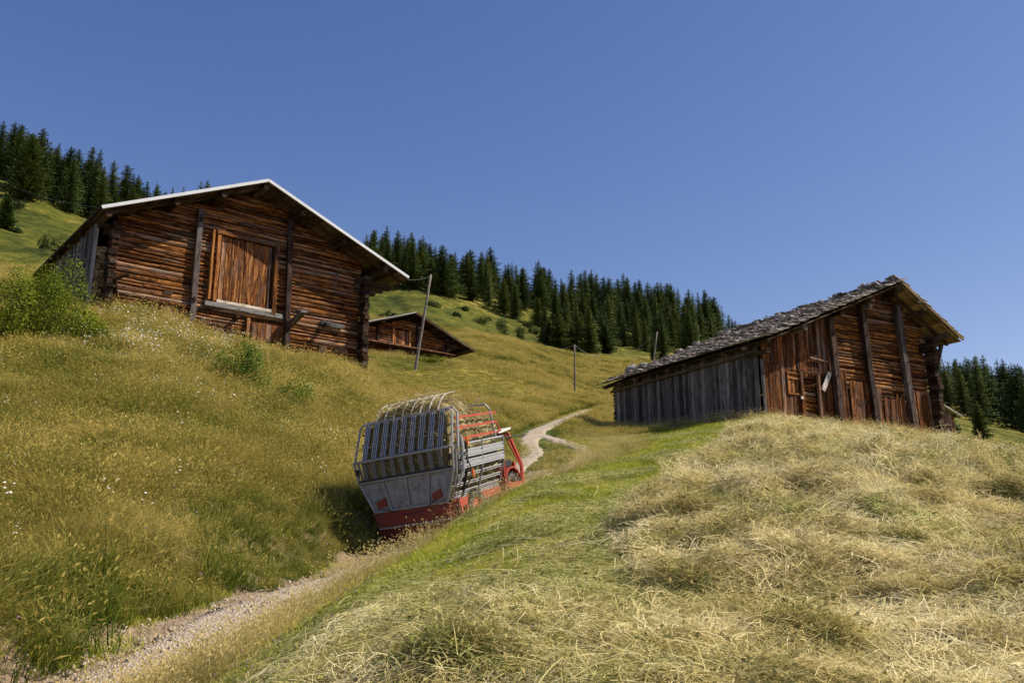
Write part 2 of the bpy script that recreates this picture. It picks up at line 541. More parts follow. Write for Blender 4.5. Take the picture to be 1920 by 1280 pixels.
def ground_mat():
    n = NB('ground_soil_and_turf')
    p = n.pos()
    dry = n.attr('dry').outputs['Fac']
    dirt = n.attr('dirt').outputs['Fac']
    far = n.attr('far').outputs['Fac']
    a = n.noise(p, .28, 6, .6)
    b = n.noise(p, 2.6, 5, .65)
    c1 = n.noise(p, 14, 4, .7)
    s = n.math('ADD', n.math('MULTIPLY', a, .4), n.math('MULTIPLY', b, .35))
    s = n.math('ADD', s, n.math('MULTIPLY', c1, .25))
    green = n.ramp(s, [(.36, (.040, .068, .010)), (.5, (.085, .115, .018)), (.64, (.16, .155, .040))])
    gold = n.ramp(s, [(.36, (.15, .13, .025)), (.5, (.28, .23, .055)), (.64, (.44, .35, .11))])
    col = n.mix(dry, green, gold)
    hillc = n.ramp(n.math('ADD', n.math('MULTIPLY', n.noise(p, .035, 6, .7), .5), n.math('MULTIPLY', n.noise(p, .35, 6, .72), .5)),
                   [(.38, (.024, .032, .007)), (.45, (.060, .072, .010)), (.53, (.120, .116, .018)), (.61, (.26, .205, .05))])
    hgold = n.ramp(n.math('ADD', n.math('MULTIPLY', n.noise(p, .05, 6, .7), .5), n.math('MULTIPLY', n.noise(p, .9, 6, .75), .5)),
                   [(.36, (.13, .13, .018)), (.5, (.27, .22, .04)), (.66, (.44, .33, .10))])
    hillc = n.mix(dry, hillc, hgold)
    rock = n.ramp(n.noise(p, .11, 6, .75), [(.69, 0.0), (.72, 1.0)])
    rock = n.math('MULTIPLY', rock, n.attr('rocky').outputs['Fac'])
    hillc = n.mix(rock, hillc, n.ramp(c1, [(.3, (.22, .18, .12)), (.7, (.48, .42, .32))]))
    col = n.mix(far, col, hillc)
    soil = n.ramp(n.math('ADD', n.math('MULTIPLY', b, .5), n.math('MULTIPLY', n.noise(p, 30, 4, .7), .5)),
                  [(.33, (.15, .10, .062)), (.5, (.34, .245, .155)), (.66, (.52, .42, .30))])
    col = n.mix(dirt, col, soil)
    n.color(col)
    n.b.inputs['Roughness'].default_value = .95
    n.b.inputs['Specular IOR Level'].default_value = .1
    n.bump(n.math('ADD', n.math('MULTIPLY', b, .5), n.math('MULTIPLY', c1, .5)), 1.0, .12)
    return n.m


def gravel_mat():
    n = NB('gravel_track')
    p = n.pos()
    v = n.voro(p, 36, 'F1', 'Color')
    d = n.voro(p, 36)
    a = n.noise(p, 2.5, 5, .6)
    sep = n.n('SeparateColor'); n.put(sep.inputs[0], v)
    c = n.ramp(n.math('ADD', n.math('MULTIPLY', sep.outputs[0], .6), n.math('MULTIPLY', a, .4)),
               [(.15, (.30, .235, .165)), (.5, (.48, .40, .30)), (.85, (.70, .62, .50))])
    c = n.mix(n.ramp(d, [(.35, 0.0), (.7, .5)]), c, (.26, .20, .14))
    c = n.mix(n.ramp(n.noise(p, .9, 4, .6), [(.5, 0.0), (.7, .45)]), c, (.34, .26, .18))
    n.color(c)
    n.b.inputs['Roughness'].default_value = .95
    n.bump(n.math('SUBTRACT', 1.0, d), .8, .03)
    return n.m


M['ground'] = ground_mat()
M['gravel'] = gravel_mat()


# ------------------------------------------------------------------ mesh builder
class MB:
    def __init__(s):
        s.v = []; s.f = []; s.g = []; s.r = []; s.h = []

    def add(s, vs, fs, gc=None, rnd=None, h=None):
        o = len(s.v)
        s.v += [tuple(p) for p in vs]
        s.f += [tuple(i + o for i in q) for q in fs]
        s.g += [tuple(p) for p in (gc if gc is not None else vs)]
        rnd = random.random() if rnd is None else rnd
        s.r += [rnd] * len(fs)
        s.h += list(h) if h is not None else [0.0] * len(vs)

    def box(s, c, d, rot=None, jit=0.0, rnd=None, seg=1, taper=None):
        """box centred at c with size d; grain runs along its longest side"""
        ax = max(range(3), key=lambda i: d[i])
        o1, o2 = [i for i in range(3) if i != ax]
        off = Vector((random.uniform(0, 50), random.uniform(0, 50), random.uniform(0, 50)))
        vs = []; gs = []
        for k in range(seg + 1):
            t = k / seg - .5
            for (a, b) in ((-1, -1), (1, -1), (1, 1), (-1, 1)):
                q = [0, 0, 0]
                sc = 1 if taper is None else (1 + (taper - 1) * (k / seg))
                q[ax] = t * d[ax]; q[o1] = a * d[o1] / 2 * sc; q[o2] = b * d[o2] / 2 * sc
                if jit:
                    q = [x + random.uniform(-jit, jit) for x in q]
                gs.append((q[ax] + off[0], q[o1] + off[1], q[o2] + off[2]))
                p = Vector(q)
                if rot is not None:
                    p = rot @ p
                vs.append(p + Vector(c))
        fs = [(3, 2, 1, 0)]
        for k in range(seg):
            b = 4 * k
            for i in range(4):
                fs.append((b + i, b + (i + 1) % 4, b + 4 + (i + 1) % 4, b + 4 + i))
        e = 4 * seg
        fs.append((e, e + 1, e + 2, e + 3))
        s.add(vs, fs, gs, rnd)

    def beam(s, a, b, w, t, up=(0, 0, 1), **k):
        """rectangular bar from a to b"""
        a = Vector(a); b = Vector(b)
        x = (b - a); L = x.length; x.normalize()
        u = Vector(up); y = u.cross(x)
        if y.length < 1e-4:
            y = Vector((1, 0, 0)).cross(x)
        y.normalize(); z = x.cross(y)
        rot = Matrix((x, y, z)).transposed()
        # keep length the longest axis for grain
        s.box((a + b) / 2, (L, w, t), rot, **k)

    def tube(s, pts, r, n=7, rnd=None, caps=True, r2=None):
        pts = [Vector(p) for p in pts]
        vs = []; gs = []; fs = []
        acc = 0
        off = random.uniform(0, 50)
        rnd = random.random() if rnd is None else rnd
        ref = None
        for i, p in enumerate(pts):
            d = (pts[min(i + 1, len(pts) - 1)] - pts[max(i - 1, 0)]).normalized()
            if ref is None:
                ref = Vector((0, 0, 1)).cross(d)
                if ref.length < .1:
                    ref = Vector((1, 0, 0)).cross(d)
            ref = (ref - d * ref.dot(d)).normalized()
            w = d.cross(ref)
            if i: acc += (p - pts[i - 1]).length
            rr = r if r2 is None else r + (r2 - r) * i / (len(pts) - 1)
            for k in range(n):
                a = 2 * math.pi * k / n
                q = ref * math.cos(a) * rr + w * math.sin(a) * rr
                vs.append(p + q)
                gs.append((acc + off, math.cos(a) * rr + off, math.sin(a) * rr))
        for i in range(len(pts) - 1):
            for k in range(n):
                a = i * n + k; b = i * n + (k + 1) % n
                fs.append((a, b, b + n, a + n))
        if caps:
            fs.append(tuple(range(n - 1, -1, -1)))
            fs.append(tuple(range((len(pts) - 1) * n, len(pts) * n)))
        s.add(vs, fs, gs, rnd)

    def board(s, x0, x1, y, z0, z1a, z1b, t=.03, tilt=0.0, rnd=None, axis='x'):
        """upright board between x0 and x1 with a cut top; axis 'y' swaps x and y"""
        off = random.uniform(0, 60)
        dx = tilt
        q = [(x0, y - t / 2, z0), (x1, y - t / 2, z0), (x1 + dx, y - t / 2, z1b), (x0 + dx, y - t / 2, z1a),
             (x0, y + t / 2, z0), (x1, y + t / 2, z0), (x1 + dx, y + t / 2, z1b), (x0 + dx, y + t / 2, z1a)]
        g = [(p[2] + off, p[0] - x0 + off, p[1]) for p in q]
        if axis == 'y':
            q = [(p[1], p[0], p[2]) for p in q]
        s.add(q, [(0, 1, 2, 3), (7, 6, 5, 4), (1, 0, 4, 5), (2, 1, 5, 6), (3, 2, 6, 7), (0, 3, 7, 4)], g, rnd)

    def quad(s, a, b, c, d, rnd=None):
        s.add([a, b, c, d], [(0, 1, 2, 3)], None, rnd)

    def slab(s, a, b, c, d, t, rnd=None):
        """plate from four corners, thickness t downwards along its normal"""
        a, b, c, d = map(Vector, (a, b, c, d))
        n = (b - a).cross(d - a).normalized() * t
        e = (b - a).normalized(); g2 = n.normalized().cross(e)
        vs = [a, b, c, d, a - n, b - n, c - n, d - n]
        gs = [((p - a).dot(e), (p - a).dot(g2), (p - a).dot(n.normalized())) for p in vs]
        s.add(vs, [(0, 1, 2, 3), (7, 6, 5, 4), (0, 4, 5, 1), (1, 5, 6, 2), (2, 6, 7, 3), (3, 7, 4, 0)], gs, rnd)

    def mesh(s, name, mat, smooth=False):
        me = bpy.data.meshes.new(name)
        me.from_pydata(s.v, [], s.f)
        a = me.attributes.new('gc', 'FLOAT_VECTOR', 'POINT')
        a.data.foreach_set('vector', np.array(s.g, np.float32).ravel())
        a = me.attributes.new('rnd', 'FLOAT', 'FACE')
        a.data.foreach_set('value', np.array(s.r, np.float32))
        a = me.attributes.new('hgt', 'FLOAT', 'POINT')
        a.data.foreach_set('value', np.array(s.h, np.float32))
        me.materials.append(mat)
        if smooth:
            me.polygons.foreach_set('use_smooth', [True] * len(me.polygons))
        me.update()
        return me

    def part(s, name, mat, parent=None, smooth=False):
        o = bpy.data.objects.new(name, s.mesh(name, M[mat] if isinstance(mat, str) else mat, smooth))
        COL.objects.link(o)
        if parent is not None:
            o.parent = parent
        return o


def tag(o, label=None, cat=None, group=None, kind=None):
    if label: o['label'] = label
    if cat: o['category'] = cat
    if group: o['group'] = group
    if kind: o['kind'] = kind
    return o


def thing(name, label, cat, loc=(0, 0, 0), rz=0.0, group=None):
    o = bpy.data.objects.new(name, None)
    o.empty_display_size = .2
    COL.objects.link(o)
    o.location = loc
    o.rotation_euler = (0, 0, rz)
    return tag(o, label, cat, group)


# ------------------------------------------------------------------ ground sheet
def build_ground():
    na, nb = 620, 760
    a = np.linspace(-1, 1, na); a = np.sign(a) * (np.abs(a) * .62 + np.abs(a) ** 4 * .75)
    b = np.linspace(math.log(1.2), math.log(440), nb)
    yy = np.exp(b)
    AX, YY = np.meshgrid(a, yy)
    X = AX * YY; Y = YY - 4.0
    Z = H(X, Y)
    # round the far side off below the crest
    Z = Z - np.maximum(Y - 300, 0) * .35
    me = bpy.data.meshes.new('ground')
    co = np.stack([X, Y, Z], -1).reshape(-1, 3)
    i = np.arange((nb - 1) * (na - 1))
    r_, c_ = i // (na - 1), i % (na - 1)
    k = r_ * na + c_
    q = np.stack([k, k + 1, k + na + 1, k + na], 1)
    me.vertices.add(len(co)); me.vertices.foreach_set('co', co.ravel())
    me.loops.add(q.size); me.loops.foreach_set('vertex_index', q.ravel())
    me.polygons.add(len(q)); me.polygons.foreach_set('loop_start', np.arange(0, q.size, 4))
    me.polygons.foreach_set('use_smooth', np.ones(len(q), bool))
    me.update(); me.validate()
    x, y, z = co.T
    D, PZ, SG, T = path_dist(x, y)
    u, v = proj_np(x, y, z)
    hm = hay_mask(x, y, z)
    dry = hm * 1.0
    # golden meadow between the barns
    g = smooth(34, 48, y) * (1 - smooth(150, 168, y)) * inpoly(u, v, [(690, 700), (850, 690), (880, 620), (980, 640), (1180, 668), (1250, 690), (1250, 820), (690, 820)])
    dry = np.maximum(dry, g * np.clip(.35 + fbm(x * .08, y * .08, 77) * 1.0, 0, 1))
    dry = np.maximum(dry, .8 * inpoly(u, v, [(1250, 610), (1300, 600), (1340, 700), (1250, 700)]) * (y > 150))
    dry = np.maximum(dry, .45 * ((y > 110) & (u > 1700)) * fbm(x * .05, y * .05, 6) * 1.6)
    dn = fbm(x * 1.8, y * 1.8, 60)
    dirt = np.where((SG < 0) & (y < 21), (1 - smooth(1.2, 1.8, D + (dn - .5) * 2.2)), 0)
    dirt = np.maximum(dirt, 1 - smooth(.5, .85, D + (dn - .5) * .6))
    dirt = dirt * (y < 22.5)
    far = smooth(38, 60, y)
    rocky = ((u > 670) & (u < 1010) & (y > 120)) | ((u < 60) & (y > 80) & (y < 120))
    for nm, arr in (('dry', dry), ('dirt', np.clip(dirt, 0, 1)), ('far', far), ('rocky', rocky * 1.0)):
        at_ = me.attributes.new(nm, 'FLOAT', 'POINT')
        at_.data.foreach_set('value', arr.astype(np.float32))
    me.materials.append(M['ground'])
    o = bpy.data.objects.new('ground', me)
    COL.objects.link(o)
    tag(o, kind='structure')
    return o


ground = build_ground()


def strip(name, line, halfw, lift=.03, seed=1):
    """gravel strip draped on the ground along a polyline of (x, y)"""
    line = np.array(line)
    n = len(line)
    d = np.gradient(line, axis=0)
    d /= np.linalg.norm(d, axis=1)[:, None]
    nx, ny = d[:, 1], -d[:, 0]
    m = 11
    V = []; F = []
    hw = np.interp(np.arange(n), np.linspace(0, n - 1, len(halfw)), halfw)
    for j in range(m):
        t = -1 + 2 * j / (m - 1)
        e = hw * t
        if abs(t) > .7:
            e = e + (fbm(np.arange(n) * .45 + 3 * j, np.full(n, seed * 3.3), seed) - .45) * .75 * np.sign(t) * (hw / .6)
        x = line[:, 0] + nx * e; y = line[:, 1] + ny * e
        z = H(x, y) + lift * (1 - .0 * abs(t)) - (.06 if abs(t) == 1 else 0)
        V.append(np.stack([x, y, z], 1))
    V = np.stack(V, 1).reshape(-1, 3)
    for i in range(n - 1):
        for j in range(m - 1):
            k = i * m + j
            F.append((k, k + 1, k + m + 1, k + m))
    me = bpy.data.meshes.new(name)
    me.from_pydata(V.tolist(), [], F)
    me.materials.append(M['gravel'])
    me.polygons.foreach_set('use_smooth', [True] * len(F))
    o = bpy.data.objects.new(name, me)
    COL.objects.link(o)
    tag(o, kind='structure')
    return o


fine = resample(PTS, .12)
low = fine[(fine[:, 1] < 24.5)][:, :2]
strip('gravel_path', low, [.42, .40, .38, .36, .45, .45], seed=2)
up = fine[(fine[:, 1] > 23.5) & (fine[:, 1] < 58)][:, :2]
du = np.gradient(up, axis=0); du /= np.linalg.norm(du, axis=1)[:, None]
offs = .80 * (1 - smooth(29, 35, up[:, 1]))
side = np.stack([du[:, 1], -du[:, 0]], 1)
strip('gravel_path', up - side * offs[:, None], [.30, .34, .36, .36, .34, .28, .22, .16], lift=.05, seed=4)
k_ = up[:, 1] < 36
strip('gravel_path', (up + side * offs[:, None] * 1.15)[k_], [.30, .36, .36, .3, .2], lift=.045, seed=5)


# ------------------------------------------------------------------ instanced ground cover (uncountable)
def tuft_blades(n, rad, h0, h1_, w, lean=.35, wind=(.25, 0), heads=0.0, seg=3, hw=1.0):
    mb = MB()
    for i in range(n):
        a = random.uniform(0, 6.283); r = rad * math.sqrt(random.random())
        x, y = r * math.cos(a), r * math.sin(a)
        h = random.uniform(h0, h1_)
        ld = random.uniform(0, 6.283); l = random.uniform(.1, lean) * h
        lx = math.cos(ld) * l + wind[0] * h; ly = math.sin(ld) * l + wind[1] * h
        fa = random.uniform(0, 6.283)
        wx, wy = math.cos(fa) * w / 2, math.sin(fa) * w / 2
        vs = []; hh = []
        for k in range(seg + 1):
            t = k / seg
            b = t * t
            px, py = x + lx * b, y + ly * b
            pz = h * (t - .28 * b * random.uniform(.4, 1.2))
            s_ = 1 - t * .85
            vs += [(px - wx * s_, py - wy * s_, pz - .02), (px + wx * s_, py + wy * s_, pz - .02)]
            hh += [t, t]
        fs = [(2 * k, 2 * k + 1, 2 * k + 3, 2 * k + 2) for k in range(seg)]
        rn = random.random()
        mb.add(vs, fs, None, rn, hh)
        if random.random() < heads:
            tx, ty, tz = px, py, pz
            dx, dy, dz = lx / h, ly / h, .55
            L = random.uniform(.05, .11) * hw
            for s2 in (0, 1):
                ww = .009 * hw
                ox, oy = (ww, 0) if s2 else (0, ww)
                mb.add([(tx, ty, tz - .02), (tx + dx * L * .4 + ox, ty + dy * L * .4 + oy, tz + dz * L * .45 - .02), (tx + dx * L, ty + dy * L, tz + dz * L * .8 - .02),
                        (tx + dx * L * .4 - ox, ty + dy * L * .4 - oy, tz + dz * L * .45 - .02)], [(0, 1, 2, 3)], None, random.uniform(.7, 1), [1.3] * 4)
    return mb


def tuft_hay(n, rad, hmax, L0, L1, w, main=None, spread=.9):
    mb = MB()
    for i in range(n):
        a = random.uniform(0, 6.283); r = rad * math.sqrt(random.random())
        x, y = r * math.cos(a), r * math.sin(a)
        L = random.uniform(L0, L1)
        d = random.uniform(0, 6.283) if main is None or random.random() < .3 else main + random.gauss(0, spread * .5)
        z0 = random.uniform(-.01, hmax); rise = random.gauss(0, .10) * L
        arch = random.uniform(-.02, .10) * L
        curl = random.gauss(0, .75) if random.random() < .5 else random.gauss(0, .2)
        seg = 4
        vs = []
        px, py = x - math.cos(d) * L / 2, y - math.sin(d) * L / 2
        dd = d - curl / 2
        rollv = random.uniform(-.5, .5)
        for k in range(seg + 1):
            t = k / seg
            pz = z0 + rise * (t - .5) + arch * 4 * t * (1 - t)
            nx, ny = -math.sin(dd), math.cos(dd)
            vs += [(px - nx * w / 2, py - ny * w / 2, pz - w / 2 * rollv), (px + nx * w / 2, py + ny * w / 2, pz + w / 2 * rollv)]
            px += math.cos(dd) * L / seg; py += math.sin(dd) * L / seg
            dd += curl / seg
        fs = [(2 * k, 2 * k + 1, 2 * k + 3, 2 * k + 2) for k in range(seg)]
        mb.add(vs, fs, None, random.random(), [random.uniform(0, .2)] * len(vs))
        if i % 3 == 0:      # broken leaf
            a = random.uniform(0, 6.283); r = rad * math.sqrt(random.random()); d = random.uniform(0, 6.283)
            cx, cy, cz = r * math.cos(a), r * math.sin(a), random.uniform(0, hmax)
            l_, w_ = random.uniform(.012, .03), random.uniform(.003, .007)
            mb.add([(cx, cy, cz), (cx + l_ * math.cos(d) - w_ * math.sin(d), cy + l_ * math.sin(d) + w_ * math.cos(d), cz + random.uniform(-.01, .02)),
                    (cx + 2 * l_ * math.cos(d), cy + 2 * l_ * math.sin(d), cz + random.uniform(-.01, .02)), (cx + l_ * math.cos(d) + w_ * math.sin(d), cy + l_ * math.sin(d) - w_ * math.cos(d), cz)],
                   [(0, 1, 2, 3)], None, random.random() * .4, [-.5] * 4)
    return mb


def source(name, mbs, mat):
    c = bpy.data.collections.new(name)
    for i, m in enumerate(mbs):
        o = bpy.data.objects.new('%s_%02d' % (name, i), m.mesh(name, M[mat] if isinstance(mat, str) else mat))
        c.objects.link(o)
    return c


def scatter(name, x, y, z, nrm, scale, coll, nvar, up=.5, label=None, spin=None, kindtag='stuff', jit=0.0):
    """one object whose points carry the instances"""
    n = len(x)
    me = bpy.data.meshes.new(name)
    me.vertices.add(n)
    me.vertices.foreach_set('co', np.stack([x, y, z], 1).astype(np.float32).ravel())
    phi = rng.uniform(-math.pi, math.pi, n) if spin is None else rng.normal(0, spin, n)
    nx, ny, nz = nrm
    nx = nx * up + rng.normal(0, 1, n) * jit; ny = ny * up + rng.normal(0, 1, n) * jit
    l = np.sqrt(nx ** 2 + ny ** 2 + nz ** 2); nx, ny, nz = nx / l, ny / l, nz / l
    mx = np.cos(phi) * nx + np.sin(phi) * ny
    my = -np.sin(phi) * nx + np.cos(phi) * ny
    rot = np.stack([-np.arcsin(np.clip(my, -1, 1)), np.arctan2(mx, nz), phi], 1)
    a = me.attributes.new('rot', 'FLOAT_VECTOR', 'POINT'); a.data.foreach_set('vector', rot.astype(np.float32).ravel())
    a = me.attributes.new('scl', 'FLOAT', 'POINT'); a.data.foreach_set('value', scale.astype(np.float32))
    a = me.attributes.new('idx', 'INT', 'POINT'); a.data.foreach_set('value', rng.integers(0, nvar, n).astype(np.int32))
    o = bpy.data.objects.new(name, me)
    COL.objects.link(o)
    ng = bpy.data.node_groups.new(name + '_nodes', 'GeometryNodeTree')
    ng.interface.new_socket('Geometry', in_out='INPUT', socket_type='NodeSocketGeometry')
    ng.interface.new_socket('Geometry', in_out='OUTPUT', socket_type='NodeSocketGeometry')
    N = ng.nodes; L = ng.links
    gi = N.new('NodeGroupInput'); go = N.new('NodeGroupOutput')
    ci = N.new('GeometryNodeCollectionInfo'); ci.inputs[0].default_value = coll
    ci.inputs['Separate Children'].default_value = True
    ci.inputs['Reset Children'].default_value = True
    ip = N.new('GeometryNodeInstanceOnPoints')

    def at_(nm, t):
        q = N.new('GeometryNodeInputNamedAttribute'); q.data_type = t
        q.inputs[0].default_value = nm
        return q.outputs[0]
    er = N.new('FunctionNodeEulerToRotation')
    L.new(at_('rot', 'FLOAT_VECTOR'), er.inputs[0])
    L.new(gi.outputs[0], ip.inputs['Points'])
    L.new(ci.outputs[0], ip.inputs['Instance'])
    ip.inputs['Pick Instance'].default_value = True
    L.new(at_('idx', 'INT'), ip.inputs['Instance Index'])
    L.new(er.outputs[0], ip.inputs['Rotation'])
    L.new(at_('scl', 'FLOAT'), ip.inputs['Scale'])
    L.new(ip.outputs[0], go.inputs[0])
    md = o.modifiers.new('scatter', 'NODES'); md.node_group = ng
    tag(o, label, None, None, kindtag)
    return o


def sample(n, y0, y1, a0=-.66, a1=.66, pw=0.0):
    """points uniform in log distance and bearing"""
    b = rng.uniform(0, 1, n)
    y = np.exp(math.log(y0) + (math.log(y1) - math.log(y0)) * b ** (1 / (1 + pw)))
    a = rng.uniform(a0, a1, n)
    return a * (y + .5), y


def normals(x, y):
    e = .12
    hx = (H(x + e, y) - H(x - e, y)) / (2 * e)
    hy = (H(x, y + e) - H(x, y - e)) / (2 * e)
    l = np.sqrt(hx * hx + hy * hy + 1)
    return (-hx / l, -hy / l, 1 / l)


# barn footprints (origin, angle, x range, y range) kept clear of plants
FOOT = [((-14.18, 29.5), 40, -.8, 10.5, -.05, 8), ((9.53, 33), 28, -.1, 10, -.02, 10), ((-12.71, 75), 40, -3, 10, -.5, 8)]


def clear(x, y):
    ok = np.ones(x.shape, bool)
    for (o, ang, x0, x1, y0, y1) in FOOT:
        c, s_ = math.cos(R(ang)), math.sin(R(ang))
        lx = (x - o[0]) * c + (y - o[1]) * s_
        ly = -(x - o[0]) * s_ + (y - o[1]) * c
        ok &= ~((lx > x0) & (lx < x1) & (ly > y0) & (ly < y1))
    # wagon
    c, s_ = math.cos(.422), math.sin(.422)
    lx = (x + 1.82) * c - (y - 17.1) * s_
    ly = (x + 1.82) * s_ + (y - 17.1) * c
    ok &= ~((np.abs(lx) < 1.0) & (ly > -.1) & (ly < 3.8))
    return ok


tall_src = source('tall_tuft', [tuft_blades(42, .20, .22, .52, .0075, .5, (.22 + .05 * i, .04 * i), .35) for i in range(6)], 'meadow')
farm_src = source('far_tuft', [tuft_blades(40, .42, .22, .50, .017, .5, (.22, .05), .3, hw=1.8) for i in range(4)], 'far_meadow')
short_src = source('short_tuft', [tuft_blades(46, .15, .03, .10, .0055, .9, (.1, 0), 0) for i in range(5)], 'short')
dry_src = source('stalk_tuft', [tuft_blades(13, .22, .35, .75, .0042, .55, (.32, .02), .95, seg=4, hw=.9) for i in range(5)], 'dry')
lush_src = source('lush_tuft', [tuft_blades(46, .22, .22, .62, .0095, .7, (.20 + .05 * i, .04 * i), .22) for i in range(5)], 'lush')
straw_src = source('long_straw', [tuft_hay(9, .3, .10, .2, .5, .0036, spread=1.8) for i in range(5)], 'hay')
seed_src = source('seed_tuft', [tuft_blades(9, .25, .35, .75, .0038, .6, (.36, .02), .5, seg=4, hw=.38) for i in range(5)], 'meadow')
hay_src = source('hay_mat', [tuft_hay(210, .34, .11, .05, .28, .0030, main=random.uniform(0, 3), spread=1.3) for i in range(8)], 'hay')
hayg_src = source('green_hay_mat', [tuft_hay(150, .26, .07, .05, .24, .0032, main=random.uniform(0, 3), spread=1.5) for i in range(5)], 'hay_green')


stalk_src = source('single_stalk', [tuft_blades(1, .05, .22, .5, .004, .4, (.1, .02), 1.0, seg=5, hw=.6) for i in range(6)], 'dry')


def cover():
    # ---- tall meadow on the left bank
    x, y = sample(62000, 6.0, 38, -.72, .12)
    D, PZ, SG, T = path_dist(x, y)
    z = H(x, y)
    n0 = fbm(x * 1.8, y * 1.8, 60)
    left = (SG < 0) | (D > 50)
    edge = D > np.interp(y, [7, 10, 14], [1.35, 1.12, .9]) + (n0 - .5) * 2.1 * (y < 21)
    m = left & edge & clear(x, y)
    hs = np.clip((D - 1.0) / 2.0, .35, 1) * rng.uniform(.75, 1.25, len(x)) * (y / 11) ** .30
    hs *= .55 + .95 * fbm(x * .7, y * .7, 71)
    lush = rng.uniform(0, 1, len(x)) < np.clip(1.35 - y / 24 + (fbm(x * .4, y * .4, 88) - .5) * 2.2, .08, .95)
    for mm, src, nv, nm, lb in ((m & lush, lush_src, 5, 'bank_grass', 'greener herb rich grass low on the bank beside the track'),):
        scatter(nm, x[mm], y[mm], z[mm], normals(x[mm], y[mm]), hs[mm], src, nv, .5, lb)
    m = m & ~lush
    x_, y_, z_, s_ = x[m], y[m], z[m], hs[m]
    scatter('meadow_grass', x_, y_, z_, normals(x_, y_), s_, tall_src, 6, .5, 'tall seeding meadow grass covering the bank below the large barn')
    x, y = sample(2600, 5.5, 21, -.72, .05)
    D, PZ, SG, T = path_dist(x, y)
    m = (SG < 0) & (D > .8) & (D < 2.0) & clear(x, y) & (fbm(x * 1.3, y * 1.3, 97) > .44)
    scatter('overhanging_grass', x[m], y[m], H(x[m], y[m]), normals(x[m], y[m]), rng.uniform(.9, 1.5, m.sum()), lush_src, 5, .9, 'lush grass clumps overhanging the eroded edge of the track')
    # ---- small tufts on the eroded toe and track edge
    x, y = sample(16000, 5.5, 30, -.72, .2)
    D, PZ, SG, T = path_dist(x, y)
    m = (((D > .62) & (D < 2.4) & (fbm(x * 1.6, y * 1.6, 91) + .25 * (SG > 0) > .50))) & clear(x, y)
    x_, y_ = x[m], y[m]
    scatter('short_grass', x_, y_, H(x_, y_), normals(x_, y_), rng.uniform(.8, 2.4, m.sum()), short_src, 5, .6, 'low grass tufts along the edges of the gravel track')
    x, y = sample(5000, 21, 34, -.1, .12)
    D, PZ, SG, T = path_dist(x, y); m = (D < .36) & (y < 30)
    scatter('track_middle_grass', x[m], y[m], H(x[m], y[m]), normals(x[m], y[m]), rng.uniform(.25, .5, m.sum()), tall_src, 6, .4, 'strip of grass between the two wheel ruts above the wagon')
    x, y = sample(15000, 6, 33, -.70, .10)
    D, PZ, SG, T = path_dist(x, y)
    m = ((SG < 0) | (D > 50)) & (D > 1.6) & clear(x, y) & (fbm(x * .6, y * .6, 19) + rng.uniform(-.2, .2, len(x)) > .56)
    scatter('seeding_stalks', x[m], y[m], H(x[m], y[m]), normals(x[m], y[m]), rng.uniform(.7, 1.2, m.sum()), seed_src, 5, .45, 'pale seeding stalks standing above the bank grass')
    # ---- verge of stalks between the track and the mown slope
    x, y = sample(60000, 5.0, 34, -.7, .30)
    D, PZ, SG, T = path_dist(x, y)
    z = H(x, y); u, v = proj_np(x, y, z)
    wid = np.interp(y, [5, 8, 12, 18, 24, 34], [1.5, 1.4, 1.3, 1.5, 2.0, 3.0])
    dens = fbm(x * 1.1, y * 1.1, 33)
    m = (SG > 0) & (D > .55) & (D < wid * (.7 + dens)) & clear(x, y) & (rng.uniform(0, 1, len(x)) < .5)
    x_, y_, z_ = x[m], y[m], z[m]
    scatter('verge_grass', x_, y_, z_, normals(x_, y_), rng.uniform(.45, .85, m.sum()) * np.clip(.5 + (D[m] - .75), .5, 1.0), dry_src, 5, .3, 'thin dry grass stalks with seed heads along the right side of the track')
    m2 = (SG > 0) & (D > .5) & (D < wid * 1.3) & clear(x, y) & (rng.uniform(0, 1, len(x)) < .55)
    x_, y_, z_ = x[m2], y[m2], z[m2]
    scatter('verge_turf', x_, y_, z_, normals(x_, y_), rng.uniform(.28, .55, m2.sum()), tall_src, 6, .4, 'mixed green and straw coloured grass on the right verge of the track')
    # ---- stalks against the barns and on the right edge of the hill
    xs = []; ys = []
    for (ox, oy), ang, lx, ly, cnt in (((9.53, 33), 28, (3.8, 10.6), (-1.1, -.15), 520), ((9.53, 33), 118, (.3, 9.5), (.1, .75), 300), ((9.53, 33), 28, (-1.2, 1.2), (-.7, -.1), 70),
                                     ((-14.18, 29.5), 40, (.5, 10.5), (-.9, -.2), 260), ((15, 34), 10, (2.5, 11), (-3.0, 2.5), 1300)):
        c, s2 = math.cos(R(ang)), math.sin(R(ang))
        a = rng.uniform(*lx, cnt); b = rng.uniform(*ly, cnt)
        xs.append(ox + a * c - b * s2); ys.append(oy + a * s2 + b * c)
    x_, y_ = np.concatenate(xs), np.concatenate(ys)
    scatter('barn_side_grass', x_, y_, H(x_, y_), normals(x_, y_), rng.uniform(.45, 1.0, len(x_)), dry_src, 5, .3, 'reddish dry stalks growing against the barn walls')
    scatter('barn_side_turf', x_ + .05, y_ - .05, H(x_, y_), normals(x_, y_), rng.uniform(.35, .8, len(x_)), tall_src, 6, .3, 'green grass growing at the foot of the barn walls')
    # ---- mown strip
    x, y = sample(75000, 3.4, 46, -.55, .6)
    D, PZ, SG, T = path_dist(x, y)
    z = H(x, y)
    hm = hay_mask(x, y, z)
    right = (SG > 0) & (D > 1.0) | (D > 50) & (x > 0)
    m = right & (~hm | (rng.uniform(0, 1, len(x)) < .40)) & clear(x, y)
    x_, y_, z_ = x[m], y[m], z[m]
    scatter('mown_grass', x_, y_, z_, normals(x_, y_), rng.uniform(.8, 1.5, m.sum()) * (y_ / 9) ** .42, short_src, 5, .7, 'short bright green mown grass between the track and the hay')
